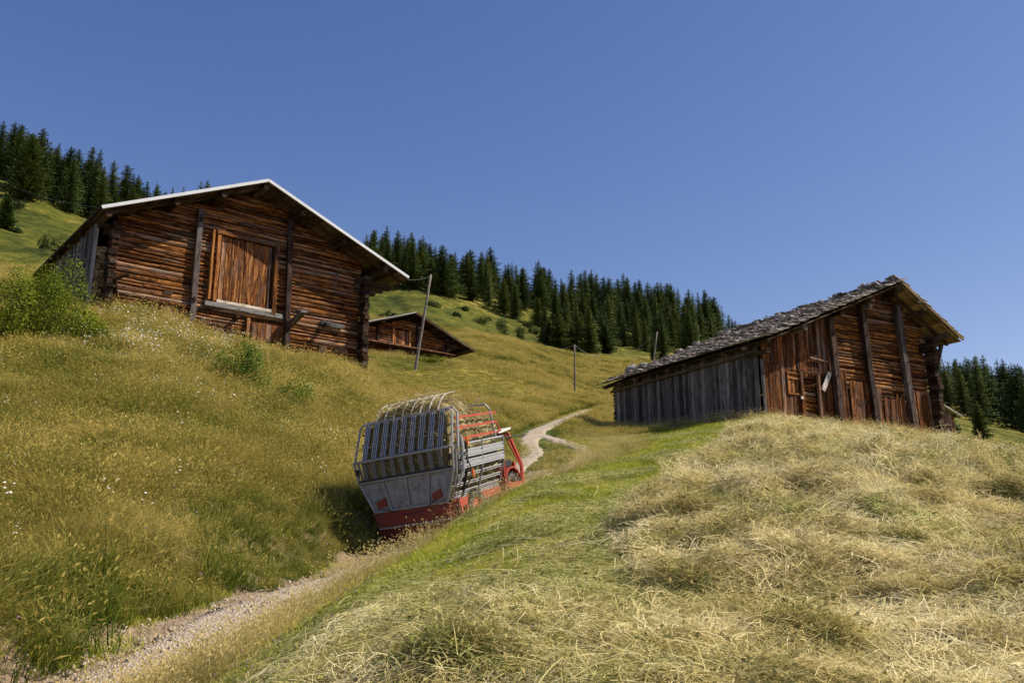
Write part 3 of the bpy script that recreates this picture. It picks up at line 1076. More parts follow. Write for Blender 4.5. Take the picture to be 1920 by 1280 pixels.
    # ---- thin cut hay lying on the mown strip
    x, y = sample(26000, 3.2, 44, -.5, .5)
    D, PZ, SG, T = path_dist(x, y)
    z = H(x, y); hm = hay_mask(x, y, z)
    right = (SG > 0) & (D > 1.6) | (D > 50) & (x > 0)
    m = right & ~hm & (fbm(x * .8, y * .8, 51) + rng.uniform(-.12, .12, len(x)) + .10 * smooth(10, 6, y) > .585) & clear(x, y)
    x_, y_, z_ = x[m], y[m], z[m]
    scatter('scattered_hay', x_, y_, z_ + .04, normals(x_, y_), rng.uniform(.6, 1.1, m.sum()) * (y_ / 8) ** .3, hayg_src, 5, 1.0, 'thin scattering of cut grass drying on the mown strip')
    # ---- the hay itself
    x, y = sample(60000, 2.6, 37, -.5, .66)
    z = H(x, y); hm = hay_mask(x, y, z)
    m = hm & clear(x, y) & (rng.uniform(0, 1, len(x)) < np.clip(2.6 * fbm(x * .8 + 9, y * .8, 58) - .35, .18, 1))
    x_, y_, z_ = x[m], y[m], z[m]
    sc = rng.uniform(.7, 1.25, m.sum()) * (y_ / 9) ** .35
    gsel = fbm(x_ * .9, y_ * .9, 57) + rng.uniform(-.12, .12, len(x_)) > .52
    gsel |= (rng.uniform(0, 1, len(x_)) < .72) & (x_ / (y_ + .1) < .17) & (y_ < 8)
    nn = normals(x_, y_)
    a = ~gsel
    scatter('loose_hay', x_[a], y_[a], z_[a] + .015, tuple(q[a] for q in nn), sc[a], hay_src, 8, 1.0, 'pale loose hay spread over the slope below the right barn', jit=.22)
    scatter('green_hay', x_[gsel], y_[gsel], z_[gsel] + .015, tuple(q[gsel] for q in nn), sc[gsel], hayg_src, 5, 1.0, 'greener damp swathes of hay lying among the pale hay', jit=.25)
    x, y = sample(1500, 2.6, 16, -.5, .62)
    z = H(x, y); D, PZ, SG, T = path_dist(x, y); m = (SG > 0) & (D > 2.2)
    scatter('long_straws', x[m], y[m], z[m] + .05, normals(x[m], y[m]), rng.uniform(.6, 1.2, m.sum()), straw_src, 5, 1.0, 'long pale straws lying over the nearest hay')
    x, y = sample(420, 2.8, 14, -.4, .6)
    z = H(x, y); D, PZ, SG, T = path_dist(x, y); m = (SG > 0) & (D > 1.5)
    scatter('upright_stalks', x[m], y[m], z[m], normals(x[m], y[m]), rng.uniform(.6, 1.2, m.sum()), stalk_src, 6, .3, 'single stalks left standing between hay and mown grass')
    # ---- tufts on the middle distance
    x, y = sample(46000, 34, 150, -.25, .30)
    z = H(x, y)
    D, PZ, SG, T = path_dist(x, y)
    m = clear(x, y) & (D > .9) & ~((x > 6) & (y < 46))
    x_, y_, z_ = x[m], y[m], z[m]
    mown = (x_ < .02 * y_) & (y_ > 46) & (y_ < 73) & (x_ > -.2 * y_)
    s_ = rng.uniform(.6, 1.1, m.sum()) * (y_ / 45) ** .55 * np.where(mown, .38, 1)
    scatter('far_meadow_grass', x_, y_, z_, normals(x_, y_), s_, farm_src, 4, .5, 'golden uncut grass on the meadow between the barns')
    # far left slope near the barn
    x, y = sample(9000, 27, 80, -.66, -.42)
    m = clear(x, y); x_, y_ = x[m], y[m]
    scatter('hill_grass', x_, y_, H(x_, y_), normals(x_, y_), rng.uniform(.6, 1.2, m.sum()), farm_src, 4, .5, 'grass on the slope left of the large barn')


cover()


def flower_head(r, up, n=7, stem=.45, count=5, rad=.15):
    st = MB(); hd = MB()
    for i in range(count):
        a = random.uniform(0, 6.28); q = rad * math.sqrt(random.random())
        x, y = q * math.cos(a), q * math.sin(a); h = stem * random.uniform(.75, 1.2)
        tx, ty = random.uniform(-.3, .3), random.uniform(-.6, .1)
        rr = r * random.uniform(.7, 1.3)
        vs = [(x, y, h + .01)]
        for k in range(n):
            t = 6.283 * k / n
            cx, cy = rr * math.cos(t) * random.uniform(.7, 1.1), rr * math.sin(t) * random.uniform(.7, 1.1)
            vs.append((x + cx, y + cy, h + (cx * tx + cy * ty)))
        hd.add(vs, [(0, k + 1, (k + 1) % n + 1) for k in range(n)])
        if up:
            hd.add([(x, y, h - r), (x + rr, y, h), (x, y, h + r), (x - rr, y, h), (x, y - rr, h), (x, y + rr, h)], [(0, 1, 2, 3), (0, 4, 2, 5)])
    return hd


def flowers():
    fw = source('white_flower', [flower_head(.019, False) for i in range(4)], 'fl_white')
    fp = source('purple_flower', [flower_head(.017, True, count=2) for i in range(3)], 'fl_purple')
    fy = source('yellow_flower', [flower_head(.02, False, count=2) for i in range(3)], 'fl_yellow')
    x, y = sample(30000, 8, 33, -.62, -.02)
    z = H(x, y); u, v = proj_np(x, y, z)
    D, PZ, SG, T = path_dist(x, y)
    dn = fbm(x * .7, y * .7, 15)
    clus = np.exp(-((u - 330) / 130) ** 2 - ((v - 665) / 32) ** 2) + .8 * np.exp(-((u - 240) / 90) ** 2 - ((v - 640) / 25) ** 2)
    m = (SG < 0) & (D > 2) & clear(x, y) & (rng.uniform(0, 1, len(x)) < .004 + .5 * clus * np.clip((dn - .33) * 6, 0, 1))
    scatter('white_wildflowers', x[m], y[m], z[m] + .16, normals(x[m], y[m]), rng.uniform(.7, 1.2, m.sum()), fw, 4, .3, 'white umbels thick in the grass below the large barn')
    x, y = sample(2600, 5, 26, -.62, .1)
    z = H(x, y); D, PZ, SG, T = path_dist(x, y)
    m = (D > 1) & (D < 14) & clear(x, y) & (fbm(x * .8, y * .8, 44) > .5) & ~hay_mask(x, y, z)
    m &= rng.uniform(0, 1, len(x)) < np.where(SG < 0, .16, .22)
    scatter('purple_wildflowers', x[m], y[m], z[m], normals(x[m], y[m]), np.where(SG[m] < 0, .85, .42) * rng.uniform(.7, 1.1, m.sum()), fp, 3, .3, 'small purple flower heads dotted through the grass')
    x, y = sample(500, 6, 26, -.62, .1)
    z = H(x, y); D, PZ, SG, T = path_dist(x, y)
    m = (D > 1.4) & (SG < 0) & clear(x, y) & (rng.uniform(0, 1, len(x)) < .12)
    scatter('yellow_wildflowers', x[m], y[m], z[m], normals(x[m], y[m]), rng.uniform(.5, .9, m.sum()), fy, 3, .3, 'few yellow flowers in the bank')
    # pebbles on the track
    src = []
    for i in range(5):
        mb = MB()
        for k in range(9):
            a = random.uniform(0, 6.28); q = .16 * math.sqrt(random.random())
            cx, cy = q * math.cos(a), q * math.sin(a); s_ = random.uniform(.004, .016)
            vs = [(cx + s_ * random.uniform(.6, 1.2) * dx, cy + s_ * random.uniform(.6, 1.2) * dy, s_ * dz * random.uniform(.4, .9)) for dx, dy, dz in
                  ((1, 0, 0), (0, 1, 0), (-1, 0, 0), (0, -1, 0), (.3, .2, 1), (-.2, -.3, .9))]
            mb.add(vs, [(0, 1, 4), (1, 2, 4), (2, 5, 4), (2, 3, 5), (3, 0, 5), (0, 4, 5)])
        src.append(mb)
    ps = source('pebbles', src, 'gravel')
    x, y = sample(9000, 5.5, 34, -.7, .2)
    D, PZ, SG, T = path_dist(x, y)
    m = (D < .5) | ((D < 1.4) & (SG < 0) & (rng.uniform(0, 1, len(x)) < .35) & (y < 20))
    scatter('loose_gravel', x[m], y[m], H(x[m], y[m]) + .03, normals(x[m], y[m]), np.where((rng.uniform(0, 1, m.sum()) < .05) & (D[m] < .9), 2.6, 1.0) * rng.uniform(.7, 1.7, m.sum()), ps, 5, 1.0, 'loose pale stones on the gravel track')


flowers()


# ------------------------------------------------------------------ log building helpers
def log_rows(mb, x0f, x1f, y, z0, z1, h=.19, bulge=.07, out=-1, axis='x', gaps=(), seglen=.8, clamp=None):
    """rows of hewn logs; x0f/x1f give the ends at a height; gaps are (xa, xb, za, zb) openings"""
    z = z0
    while z < z1:
        hh = h * random.uniform(.6, 1.3)
        zc = z + hh / 2
        a, b = x0f(zc + hh * .4), x1f(zc + hh * .4)
        spans = [(a, b)]
        for (ga, gb, za, zb) in gaps:
            if za < zc < zb:
                ns = []
                for (p, q) in spans:
                    if gb <= p or ga >= q: ns.append((p, q)); continue
                    if ga > p: ns.append((p, ga))
                    if gb < q: ns.append((gb, q))
                spans = ns
        for (p, q) in spans:
            if q - p < .12: continue
            cuts = [p]
            if q - p > 3 and random.random() < .45:
                cuts.append(random.uniform(p + 1, q - 1))
            cuts.append(q)
            for p1, q1 in zip(cuts[:-1], cuts[1:]):
                n = max(2, int((q1 - p1) / (seglen if not clamp else .35)) + 1)
                off = random.uniform(0, 90); rn = random.random()
                prof = [(.03, -hh / 2 + .012), (-bulge * .55, -hh * .36), (-bulge * 1.05, -hh * .05), (-bulge * .85, hh * .34), (.03, hh / 2 - .010), (.09, hh / 2 - .008), (.09, -hh / 2 + .008)]
                vs = []; gs = []
                ph = random.uniform(0, 6); am = random.uniform(0, .018)
                dj = random.uniform(-.035, .03)
                for i in range(n + 1):
                    X = p1 + (q1 - p1) * i / n
                    wob = am * math.sin(ph + X * 1.3) + random.uniform(-.006, .006)
                    for (py, pz) in prof:
                        yy = y - out * 0 + (py + dj if py < 0 else py) * (-out) * 1.0
                        zz = zc + pz + wob
                        if clamp: zz = min(zz, clamp(X))
                        vs.append((X, yy, zz) if axis == 'x' else (yy, X, zz))
                        gs.append((X + off, py + off * 1.7, pz + off * .3))
                k = len(prof); fs = []
                for i in range(n):
                    for j in range(k):
                        fs.append((i * k + j, i * k + (j + 1) % k, (i + 1) * k + (j + 1) % k, (i + 1) * k + j))
                fs.append(tuple(range(k - 1, -1, -1))); fs.append(tuple(range(n * k, n * k + k)))
                mb.add(vs, fs, gs, rn)
        z += hh


def board_wall(mb, x0, x1, y, zb, zt, w0=.12, w1=.24, t=.03, axis='x', jit=.02, tilt=0.0, gap=.009, topj=0.0, gaps=()):
    x = x0
    while x < x1 - .03:
        w = min(random.uniform(w0, w1), x1 - x)
        za, zb_ = zt(x), zt(x + w)
        dj = random.uniform(0, topj)
        yy = y + random.uniform(-jit, jit)
        segs = [(zb(x) + random.uniform(-.02, .05), za - dj, zb_ - dj)]
        for (ga, gb, g0, g1) in gaps:
            if x + w / 2 > ga and x + w / 2 < gb:
                ns = []
                for (s0, s1, s2) in segs:
                    if g0 > s0: ns.append((s0, g0, g0))
                    if g1 < min(s1, s2): ns.append((g1, s1, s2))
                segs = ns
        for (s0, s1, s2) in segs:
            mb.board(x + gap, x + w - gap, yy, s0, s1, s2, t, tilt + random.uniform(-.015, .015), axis=axis)
        x += w


def roof_fn(xl, zl, xr, zr, xe, ze):
    def f(x):
        return zr - (xr - x) * (zr - zl) / (xr - xl) if x < xr else zr - (x - xr) * (zr - ze) / (xe - xr)
    return f


def inv_left(z, xl, zl, xr, zr, lo):
    return max(lo, xr - (zr - z) * (xr - xl) / (zr - zl)) if z > zl else lo


def inv_right(z, xr, zr, xe, ze, hi):
    return min(hi, xr + (zr - z) * (xe - xr) / (zr - ze))


# ------------------------------------------------------------------ the large barn on the left
def left_barn():
    root = thing('barn', 'large dark log barn with white edged metal roof and tall boarded hay door', 'barn', (-14.18, 29.5, 8.23), R(40))
    XL, ZL, XR, ZR, XE, ZE = -.84, 3.23, 5.05, 5.89, 11.65, 3.27
    rf = roof_fn(XL, ZL, XR, ZR, XE, ZE)
    D = 8.0
    under = .02
    x0 = lambda z: inv_left(z + under, XL, ZL, XR, ZR, 0)
    x1 = lambda z: inv_right(z + under, XR, ZR, XE, ZE, 10.0)
    mb = MB()
    log_rows(mb, x0, x1, 0, -1.35, 5.8, .165, .05, gaps=[(3.75, 6.0, 1.02, 3.72)], clamp=lambda x: rf(x) - .13)
    mb.part('log_wall', 'log', root)
    mb = MB()
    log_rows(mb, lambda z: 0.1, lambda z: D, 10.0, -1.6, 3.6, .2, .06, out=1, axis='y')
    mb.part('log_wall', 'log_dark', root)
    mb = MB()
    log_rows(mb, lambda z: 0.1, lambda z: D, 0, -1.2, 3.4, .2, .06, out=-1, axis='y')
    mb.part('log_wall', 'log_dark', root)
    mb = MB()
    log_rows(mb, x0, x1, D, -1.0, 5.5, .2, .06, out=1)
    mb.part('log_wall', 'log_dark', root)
    # dark backing added behind the logs so the gaps read as shaded
    mb = MB()
    mb.box((5, .16, 1.0), (9.7, .06, 4.6), rnd=.1)
    mb.box((5.05, .16, 3.9), (6.6, .058, 1.3), rnd=.1)
    mb.part('dark_gap_backing', 'log_dark', root)
    # gable posts
    for x, zb, zt, lean in ((2.92, -.55, 4.45, -.03), (6.72, -1.1, 5.0, -.16)):
        mb = MB()
        mb.beam((x, -.20, zb), (x + lean, -.20, zt), .20, .17, seg=6, jit=.008, up=(0, 1, 0))
        for z in (zb + 1.4, zt - .45):
            mb.box((x + lean * .5, -.30, z), (.10, .10, .16), rnd=.2)
        mb.part('timber_post', 'post', root)
    # corner log ends
    for xc, lo, hi, m in ((10.08, -1.4, 3.05, 'log_dark'), (-.10, -.9, 3.05, 'log_dark')):
        mb = MB(); z = lo
        while z < hi:
            hh = random.uniform(.15, .2)
            mb.box((xc + random.uniform(-.03, .03), -.28 + random.uniform(-.06, .08), z + hh / 2), (random.uniform(.22, .3), random.uniform(.46, .6), hh - .02), jit=.012, rnd=random.random())
            z += hh
        mb.part('corner_log_ends', m, root)
    # stepped corbels carrying the eaves
    for sgn, xa, steps in ((1, 10.0, ((3.0, 1.45), (2.80, 1.05), (2.60, .7))), (-1, 0.0, ((2.98, .62), (2.78, .4)))):
        for (z, L) in steps:
            mb = MB()
            mb.beam((xa - sgn * .3, -.02, z), (xa + sgn * L, -.02, z), .24, .18, seg=3, jit=.012)
            mb.part('corbel', 'beam', root)
    # boarded hay door with frame, lintel and pale sill
    mb = MB()
    board_wall(mb, 3.86, 5.93, -.02, lambda x: 1.06, lambda x: 3.62, .13, .24, .035, jit=.012)
    d = mb.part('hay_door', 'door_wood', root)
    mb = MB(); mb.beam((5.86, -.06, 1.1), (5.86, -.06, 3.6), .05, .05); mb.part('door_gap_batten', 'post', d)
    mb = MB()
    mb.beam((3.72, -.10, .98), (3.72, -.10, 3.72), .12, .13, seg=5, jit=.006, rnd=.5)
    mb.beam((3.48, -.09, 1.0), (3.48, -.09, 3.75), .26, .08, seg=5, jit=.006, rnd=.6, up=(1, 0, 0))
    mb.part('door_frame', 'orange_wood', root)
    mb = MB()
    mb.beam((6.08, -.09, .85), (6.08, -.09, 3.72), .15, .24, seg=5, jit=.006, up=(0, 1, 0))
    mb.part('door_frame', 'board_brown', root)
    mb = MB()
    mb.beam((3.6, -.11, 3.72), (6.2, -.11, 3.74), .16, .16, seg=5, jit=.006)
    mb.beam((4.0, -.12, 3.86), (5.2, -.12, 3.86), .10, .14, seg=3, jit=.01)
    mb.part('door_lintel', 'board_brown', root)
    mb = MB()
    mb.beam((3.78, -.17, .99), (6.06, -.17, .98), .05, .11, rnd=.5)
    mb.part('door_sill', 'pale_wood', root)
    mb = MB()
    mb.beam((3.35, -.13, .84), (6.5, -.13, .83), .12, .17, seg=6, jit=.008, rnd=.9)
    mb.part('sill_beam', 'board_grey', root)
    # low stable doors
    mb = MB()
    board_wall(mb, 5.25, 6.55, -.12, lambda x: -1.2, lambda x: .42, .14, .26, .04)
    mb.beam((5.1, -.13, -1.2), (5.1, -.13, .55), .13, .13)
    mb.part('stable_door', 'board_brown', root)
    mb = MB()
    board_wall(mb, 1.45, 2.75, -.12, lambda x: -.7, lambda x: .52 - .02 * x, .10, .2, .035)
    mb.beam((1.25, -.14, .62), (2.8, -.14, .58), .10, .12)
    mb.part('stable_hatch', 'board_brown', root)
    # protruding brackets
    mb = MB()
    mb.beam((6.95, .1, .62), (6.95, -1.05, .95), .24, .12, jit=.01)
    mb.box((6.95, -.75, .98), (.42, .55, .045), jit=.01)
    mb.part('projecting_beam', 'board_grey', root)
    mb = MB()
    mb.beam((8.2, -.13, .90), (9.2, -.14, .86), .07, .20, jit=.02, rnd=.3)
    mb.beam((8.3, .0, .8), (8.3, -.55, .75), .14, .12, jit=.01)
    mb.part('projecting_beam', 'board_grey', root)
    mb = MB()
    mb.tube([(4.6, 0, .42), (4.55, -.5, .46)], .09)
    mb.part('projecting_beam', 'beam', root)
    mb = MB()
    mb.tube([(.25, .05, .55), (-.05, -.75, .95), (.35, -1.0, 1.10)], .09, r2=.06)
    mb.part('bent_branch_prop', 'beam', root)
    mb = MB()
    for x, z, w, h in ((8.35, -.25, .34, .44), (9.2, -.15, .7, .22), (9.7, -.62, .8, .2), (7.9, -.62, .3, .5), (7.6, -.95, 1.0, .24), (9.8, .9, .45, .14), (8.9, 2.25, .5, .07), (.9, 2.55, .5, .08), (2.0, .98, .3, .08)):
        mb = MB(); mb.box((x, -.085, z), (w, .05, h), jit=.006); mb.part('wall_patch', 'log_dark' if h < .3 else 'board_brown', root)
    # purlins
    for x in (-.55, 1.7, 3.4, 5.05, 6.7, 8.6, 10.6):
        zt = rf(x) - .26
        mb = MB()
        mb.tube([(x, -1.1, zt), (x, 2, zt - .01), (x, D + .6, zt)], .12, 8)
        mb.part('purlin', 'beam', root)
    # rafters just inside the verge
    for a, b in ((XL + .05, XR), (XR, XE - .05)):
        mb = MB()
        mb.beam((a, -.75, rf(a) - .14), (b, -.75, rf(b) - .14), .12, .14, seg=8, jit=.006)
        mb.part('rafter', 'beam', root)
    # soffit boards parallel to the ridge
    for (xa, xb) in ((XL, XR), (XR, XE)):
        mb = MB(); n = 24
        for i in range(n):
            p = xa + (xb - xa) * i / n + .012; q = xa + (xb - xa) * (i + 1) / n - .012
            if xa < XR:
                mb.slab((p, -1.2, rf(p) - .075), (q, -1.2, rf(q) - .075), (q, D + .7, rf(q) - .075), (p, D + .7, rf(p) - .075), .03)
            else:
                mb.slab((p, -1.2, rf(p) - .075), (q, -1.2, rf(q) - .075), (q, D + .7, rf(q) - .075), (p, D + .7, rf(p) - .075), .03)
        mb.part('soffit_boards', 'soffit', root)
    for (xa, xb) in ((XL, XR), (XR, XE)):
        mb = MB(); n = 30
        for i in range(n):      # corrugated sheets
            p = xa + (xb - xa) * i / n; q = xa + (xb - xa) * (i + 1) / n
            mb.slab((p, -1.22, rf(p)), (q, -1.22, rf(q)), (q, D + .75, rf(q)), (p, D + .75, rf(p)), .05, rnd=.5)
        mb.part('metal_roof', 'roof_metal', root)
        mb = MB()
        mb.beam((xa, -1.25, rf(xa) - .015), (xb, -1.25, rf(xb) - .015), .05, .115, rnd=.5)
        mb.part('verge_trim', 'white_trim', root)
    mb = MB(); mb.beam((XL - .02, -1.2, rf(XL) - .04), (XL - .02, D + .7, rf(XL) - .04), .05, .12); mb.part('eave_board', 'beam', root)
    mb = MB(); mb.beam((XE + .02, -1.2, rf(XE) - .04), (XE + .02, D + .7, rf(XE) - .04), .05, .12); mb.part('eave_board', 'beam', root)
    # grey boards screening the left side
    mb = MB()
    board_wall(mb, .1, 6.6, -.62, lambda y: -1.0, lambda y: rf(-.62) - .22, .12, .22, .03, axis='y')
    mb.part('side_boards', 'board_grey', root)
    mb = MB()
    mb.beam((-.62, .0, -1.0), (-.62, .0, 3.0), .13, .10)
    mb.part('corner_board', 'board_grey', root)
    for y in (1.6, 3.2, 4.8, 6.4):
        mb = MB(); mb.beam((-.1, y, rf(0) - .34), (-.80, y, rf(-.8) - .22), .12, .12); mb.part('eave_bracket', 'soffit', root)
    # pale firewood stacked in the corner behind the board
    st = thing('firewood_stack', 'pale split firewood between the grey side boards and log corner of the large barn', 'firewood', (-14.18, 29.5, 8.23), R(40))
    mb = MB(); z = -.5
    while z < 2.2:
        h_ = random.uniform(.09, .15); x = -.54
        while x < -.26:
            w = random.uniform(.10, .18)
            mb.box((x + w / 2, .12 + random.uniform(-.06, .05), z + h_ / 2), (w - .012, .3, h_ - .012), jit=.012)
            x += w
        z += h_
    mb.part('split_logs', 'soffit_tan', st)
    return root


left_barn()


# ------------------------------------------------------------------ the barn on the right
def right_barn():
    O = (9.53, 33.0, 5.0); ANG = R(28)
    root = thing('barn', 'right barn with a long stone weighted wooden shake roof and grey boarded side', 'barn', O, ANG)
    XL, ZL, XR, ZR, XE, ZE = -.57, 2.81, 7.38, 6.18, 11.02, 4.07
    rf = roof_fn(XL, ZL, XR, ZR, XE, ZE)
    D = 9.8; Y0, Y1 = -1.0, 10.4
    x0 = lambda z: max(3.95, inv_left(z + .06, XL, ZL, XR, ZR, 0))
    x1 = lambda z: inv_right(z + .06, XR, ZR, XE, ZE, 9.75)
    mb = MB(); log_rows(mb, x0, x1, 0, -.6, 6.05, .18, .055, clamp=lambda x: rf(x) - .16)
    mb.part('log_wall', 'log', root)
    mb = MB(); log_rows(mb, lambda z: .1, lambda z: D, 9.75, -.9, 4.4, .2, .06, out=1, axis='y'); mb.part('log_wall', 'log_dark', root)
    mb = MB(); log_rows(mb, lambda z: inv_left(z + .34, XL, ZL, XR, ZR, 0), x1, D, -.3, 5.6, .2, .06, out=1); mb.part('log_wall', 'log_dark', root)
    mb = MB(); mb.box((6.8, .16, 2.0), (5.6, .06, 4.6), rnd=.1); mb.part('dark_gap_backing', 'log_dark', root)  # added dark sheet, makes the gaps between the logs look shaded
    # brown boards of the lean-to bay, with door and hatch openings
    mb = MB()
    top = lambda x: rf(x) - .28
    board_wall(mb, .03, 3.9, -.02, lambda x: 1.7 + .2 * (x < 2.2), top, .11, .2, .03, tilt=.03)
    board_wall(mb, .06, 3.8, -.065, lambda x: -.5, lambda x: min(2.15 if x < 1.4 else 1.95, rf(x) - .35), .12, .2, .03, tilt=.03, topj=.12,
               gaps=[(2.1, 2.92, -1, 1.86), (1.3, 1.98, .95, 1.82)])
    mb.part('board_wall', 'board_brown', root)
    mb = MB(); mb.board(.02, .16, -.10, -.6, 2.2, 2.2, .05, -.05); mb.board(.0, .10, -.13, .2, 2.1, 2.1, .03, -.02)
    mb.part('corner_board', 'board_grey', root)
    mb = MB()
    log_rows(mb, lambda z: 2.05, lambda z: 3.0, .12, -.3, 1.84, .2, .05)
    dr = mb.part('door_infill_logs', 'log', root)
    mb = MB()
    mb.beam((2.04, -.12, -.4), (2.04, -.12, 1.9), .12, .13); mb.beam((2.98, -.12, -.4), (2.98, -.12, 1.86), .12, .10)
    mb.beam((1.9, -.13, 1.92), (3.1, -.13, 1.90), .08, .1)
    mb.part('door_frame', 'board_brown', root)
    mb = MB()
    board_wall(mb, 1.34, 1.95, -.05, lambda x: .98, lambda x: 1.8, .13, .17, .025)
    for z in (1.0, 1.62, 1.82):
        mb.beam((1.30, -.10, z), (1.98, -.10, z - .01), .03, .07)
    mb.beam((1.32, -.09, .96), (1.32, -.09, 1.84), .03, .07, up=(0, 1, 0))
    mb.part('hatch', 'orange_wood', root)
    mb = MB(); mb.box((1.98, -.16, .86), (.12, .05, .12), rnd=.6); mb.part('white_plate', 'pale_wood', root)
    mb = MB(); mb.beam((3.15, -.17, 1.25), (3.62, -.17, 2.0), .22, .03, up=(0, -1, 0), rnd=.9); mb.part('nailed_board', 'shake', root)
    mb = MB(); mb.beam((2.6, -.12, 2.55), (3.7, -.14, 2.42), .06, .07); mb.part('rail', 'board_brown', root)
    # posts
    for (xb, xt, zb, zt, w) in ((3.98, 3.78, -.8, 4.3, .27), (6.0, 5.72, -.6, 5.15, .26), (8.32, 7.95, -.7, 5.35, .27)):
        mb = MB(); mb.beam((xb, -.24, zb), (xt, -.24, zt), .22, w, seg=7, jit=.012, up=(1, 0, 0))
        for i in range(5):
            z = zb + 1 + i * .85
            mb.tube([(xb + (xt - xb) * (z - zb) / (zt - zb), -.36, z), (xb + (xt - xb) * (z - zb) / (zt - zb), -.42, z)], .025, 5)
        mb.part('timber_post', 'post', root)
    # lower boards and stable doors
    mb = MB()
    board_wall(mb, 4.2, 4.62, -.13, lambda x: -.6, lambda x: 2.15, .12, .2, .03, tilt=-.05)
    mb.part('lower_boards', 'board_brown', root); mb = MB()
    board_wall(mb, 8.5, 9.72, -.13, lambda x: -.7, lambda x: 1.72 - .06 * (x - 8.5), .13, .2, .03, tilt=-.08, topj=.1)
    mb.part('lower_boards', 'board_brown', root); mb = MB()
    board_wall(mb, 6.15, 6.6, -.13, lambda x: -.6, lambda x: 1.7, .12, .2, .03, tilt=-.03, topj=.1)
    mb.part('lower_boards', 'board_brown', root); mb = MB()
    board_wall(mb, 7.55, 8.05, -.12, lambda x: -.6, lambda x: 1.55, .1, .18, .03, tilt=-.03, topj=.2)
    mb.part('lower_boards', 'board_brown', root)
    for xa, xb, zt in ((4.68, 5.85, 1.82), (6.62, 7.55, 1.25)):
        mb = MB()
        board_wall(mb, xa, xb, -.17, lambda x: -.5, lambda x: zt, .13, .24, .03, topj=.06)
        d = mb.part('stable_door', 'board_brown', root)
        mb = MB()
        cx = (xa + xb) / 2
        mb.tube([(cx - .25, -.22, zt - .75), (cx - .1, -.24, zt - .95), (cx + .12, -.24, zt - .95), (cx + .25, -.22, zt - .78)], .018, 5)
        mb.part('handle', 'dark_steel', d)
    # corner log ends and corbels
    mb = MB(); z = -.8
    while z < 4.0:
        hh = random.uniform(.16, .21)
        mb.box((9.86 + random.uniform(-.03, .03), -.25 + random.uniform(-.06, .06), z + hh / 2), (.26, random.uniform(.44, .58), hh - .02), jit=.012)
        z += hh
    mb.part('corner_log_ends', 'log_dark', root)
    for z, L in ((3.98, 1.0), (3.78, .6), (3.58, .3)):
        mb = MB(); mb.beam((9.4, -.02, z), (9.75 + L, -.02, z - .02), .22, .17, seg=2, jit=.01); mb.part('corbel', 'beam', root)
    mb = MB(); mb.beam((9.98, -.35, 2.75), (10.5, -.35, 3.85), .13, .13); mb.part('brace', 'beam', root)
    # purlins
    for x in (-.25, 1.7, 3.8, 5.7, 7.38, 8.9, 10.35):
        zt = rf(x) - (.27 if x > 0 else .20)
        mb = MB(); mb.beam((x, Y0 + .12, zt), (x, Y1 - .3, zt), .22 if x > 0 else .12, .2 if x > 0 else .12, seg=5, jit=.008); mb.part('purlin', 'beam', root)
    for xx in (5.7, 7.38):
        mb = MB(); mb.beam((xx, Y0 + .25, rf(xx) - .5), (xx, .2, rf(xx) - .5), .18, .18); mb.part('corbel', 'beam', root)
    # grey side wall
    mb = MB()
    board_wall(mb, .05, 9.75, -.0, lambda y: -.6 + .06 * y, lambda y: 2.80, .12, .26, .03, axis='y')
    mb.part('side_boards', 'board_grey', root)
    mb = MB(); mb.beam((-.10, .1, 2.50), (-.10, 9.9, 2.50), .10, .10, seg=6, jit=.008); mb.part('wall_plate', 'beam', root)
    for y in np.arange(.3, 10, 1.2):
        mb = MB(); mb.beam((.2, y, rf(.2) - .22), (-.5, y, rf(-.5) - .20), .13, .12); mb.part('rafter_end', 'soffit', root)
    mb = MB(); mb.tube([(-.12, -.5, 2.42), (-.12, .5, 2.42)], .10, 8); mb.box((-.15, -.62, 2.42), (.2, .12, .2)); mb.part('beam_end', 'soffit', root)
    # roof deck
    mb = MB()
    for i in range(22):
        p = XL + .08 + (XR - XL - .08) * i / 22 + .01; q = XL + .08 + (XR - XL - .08) * (i + 1) / 22 - .01
        mb.slab((p, Y0, rf(p) - .11), (q, Y0, rf(q) - .11), (q, Y1, rf(q) - .11), (p, Y1, rf(p) - .11), .03)
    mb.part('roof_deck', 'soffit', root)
    mb = MB()
    for i in range(9):
        p = XR + (XE - XR) * i / 9 + .01; q = XR + (XE - XR) * (i + 1) / 9 - .01
        mb.slab((p, Y0 + .03, rf(p) - .10), (q, Y0 + .03, rf(q) - .10), (q, Y1, rf(q) - .10), (p, Y1, rf(p) - .10), .03)
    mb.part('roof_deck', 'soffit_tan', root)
    for a, b in ((XL + .2, XR), (XR, XE - .1)):
        mb = MB(); mb.beam((a, -.35, rf(a) - .2), (b, -.35, rf(b) - .2), .12, .13, seg=6, jit=.006); mb.part('rafter', 'beam', root)
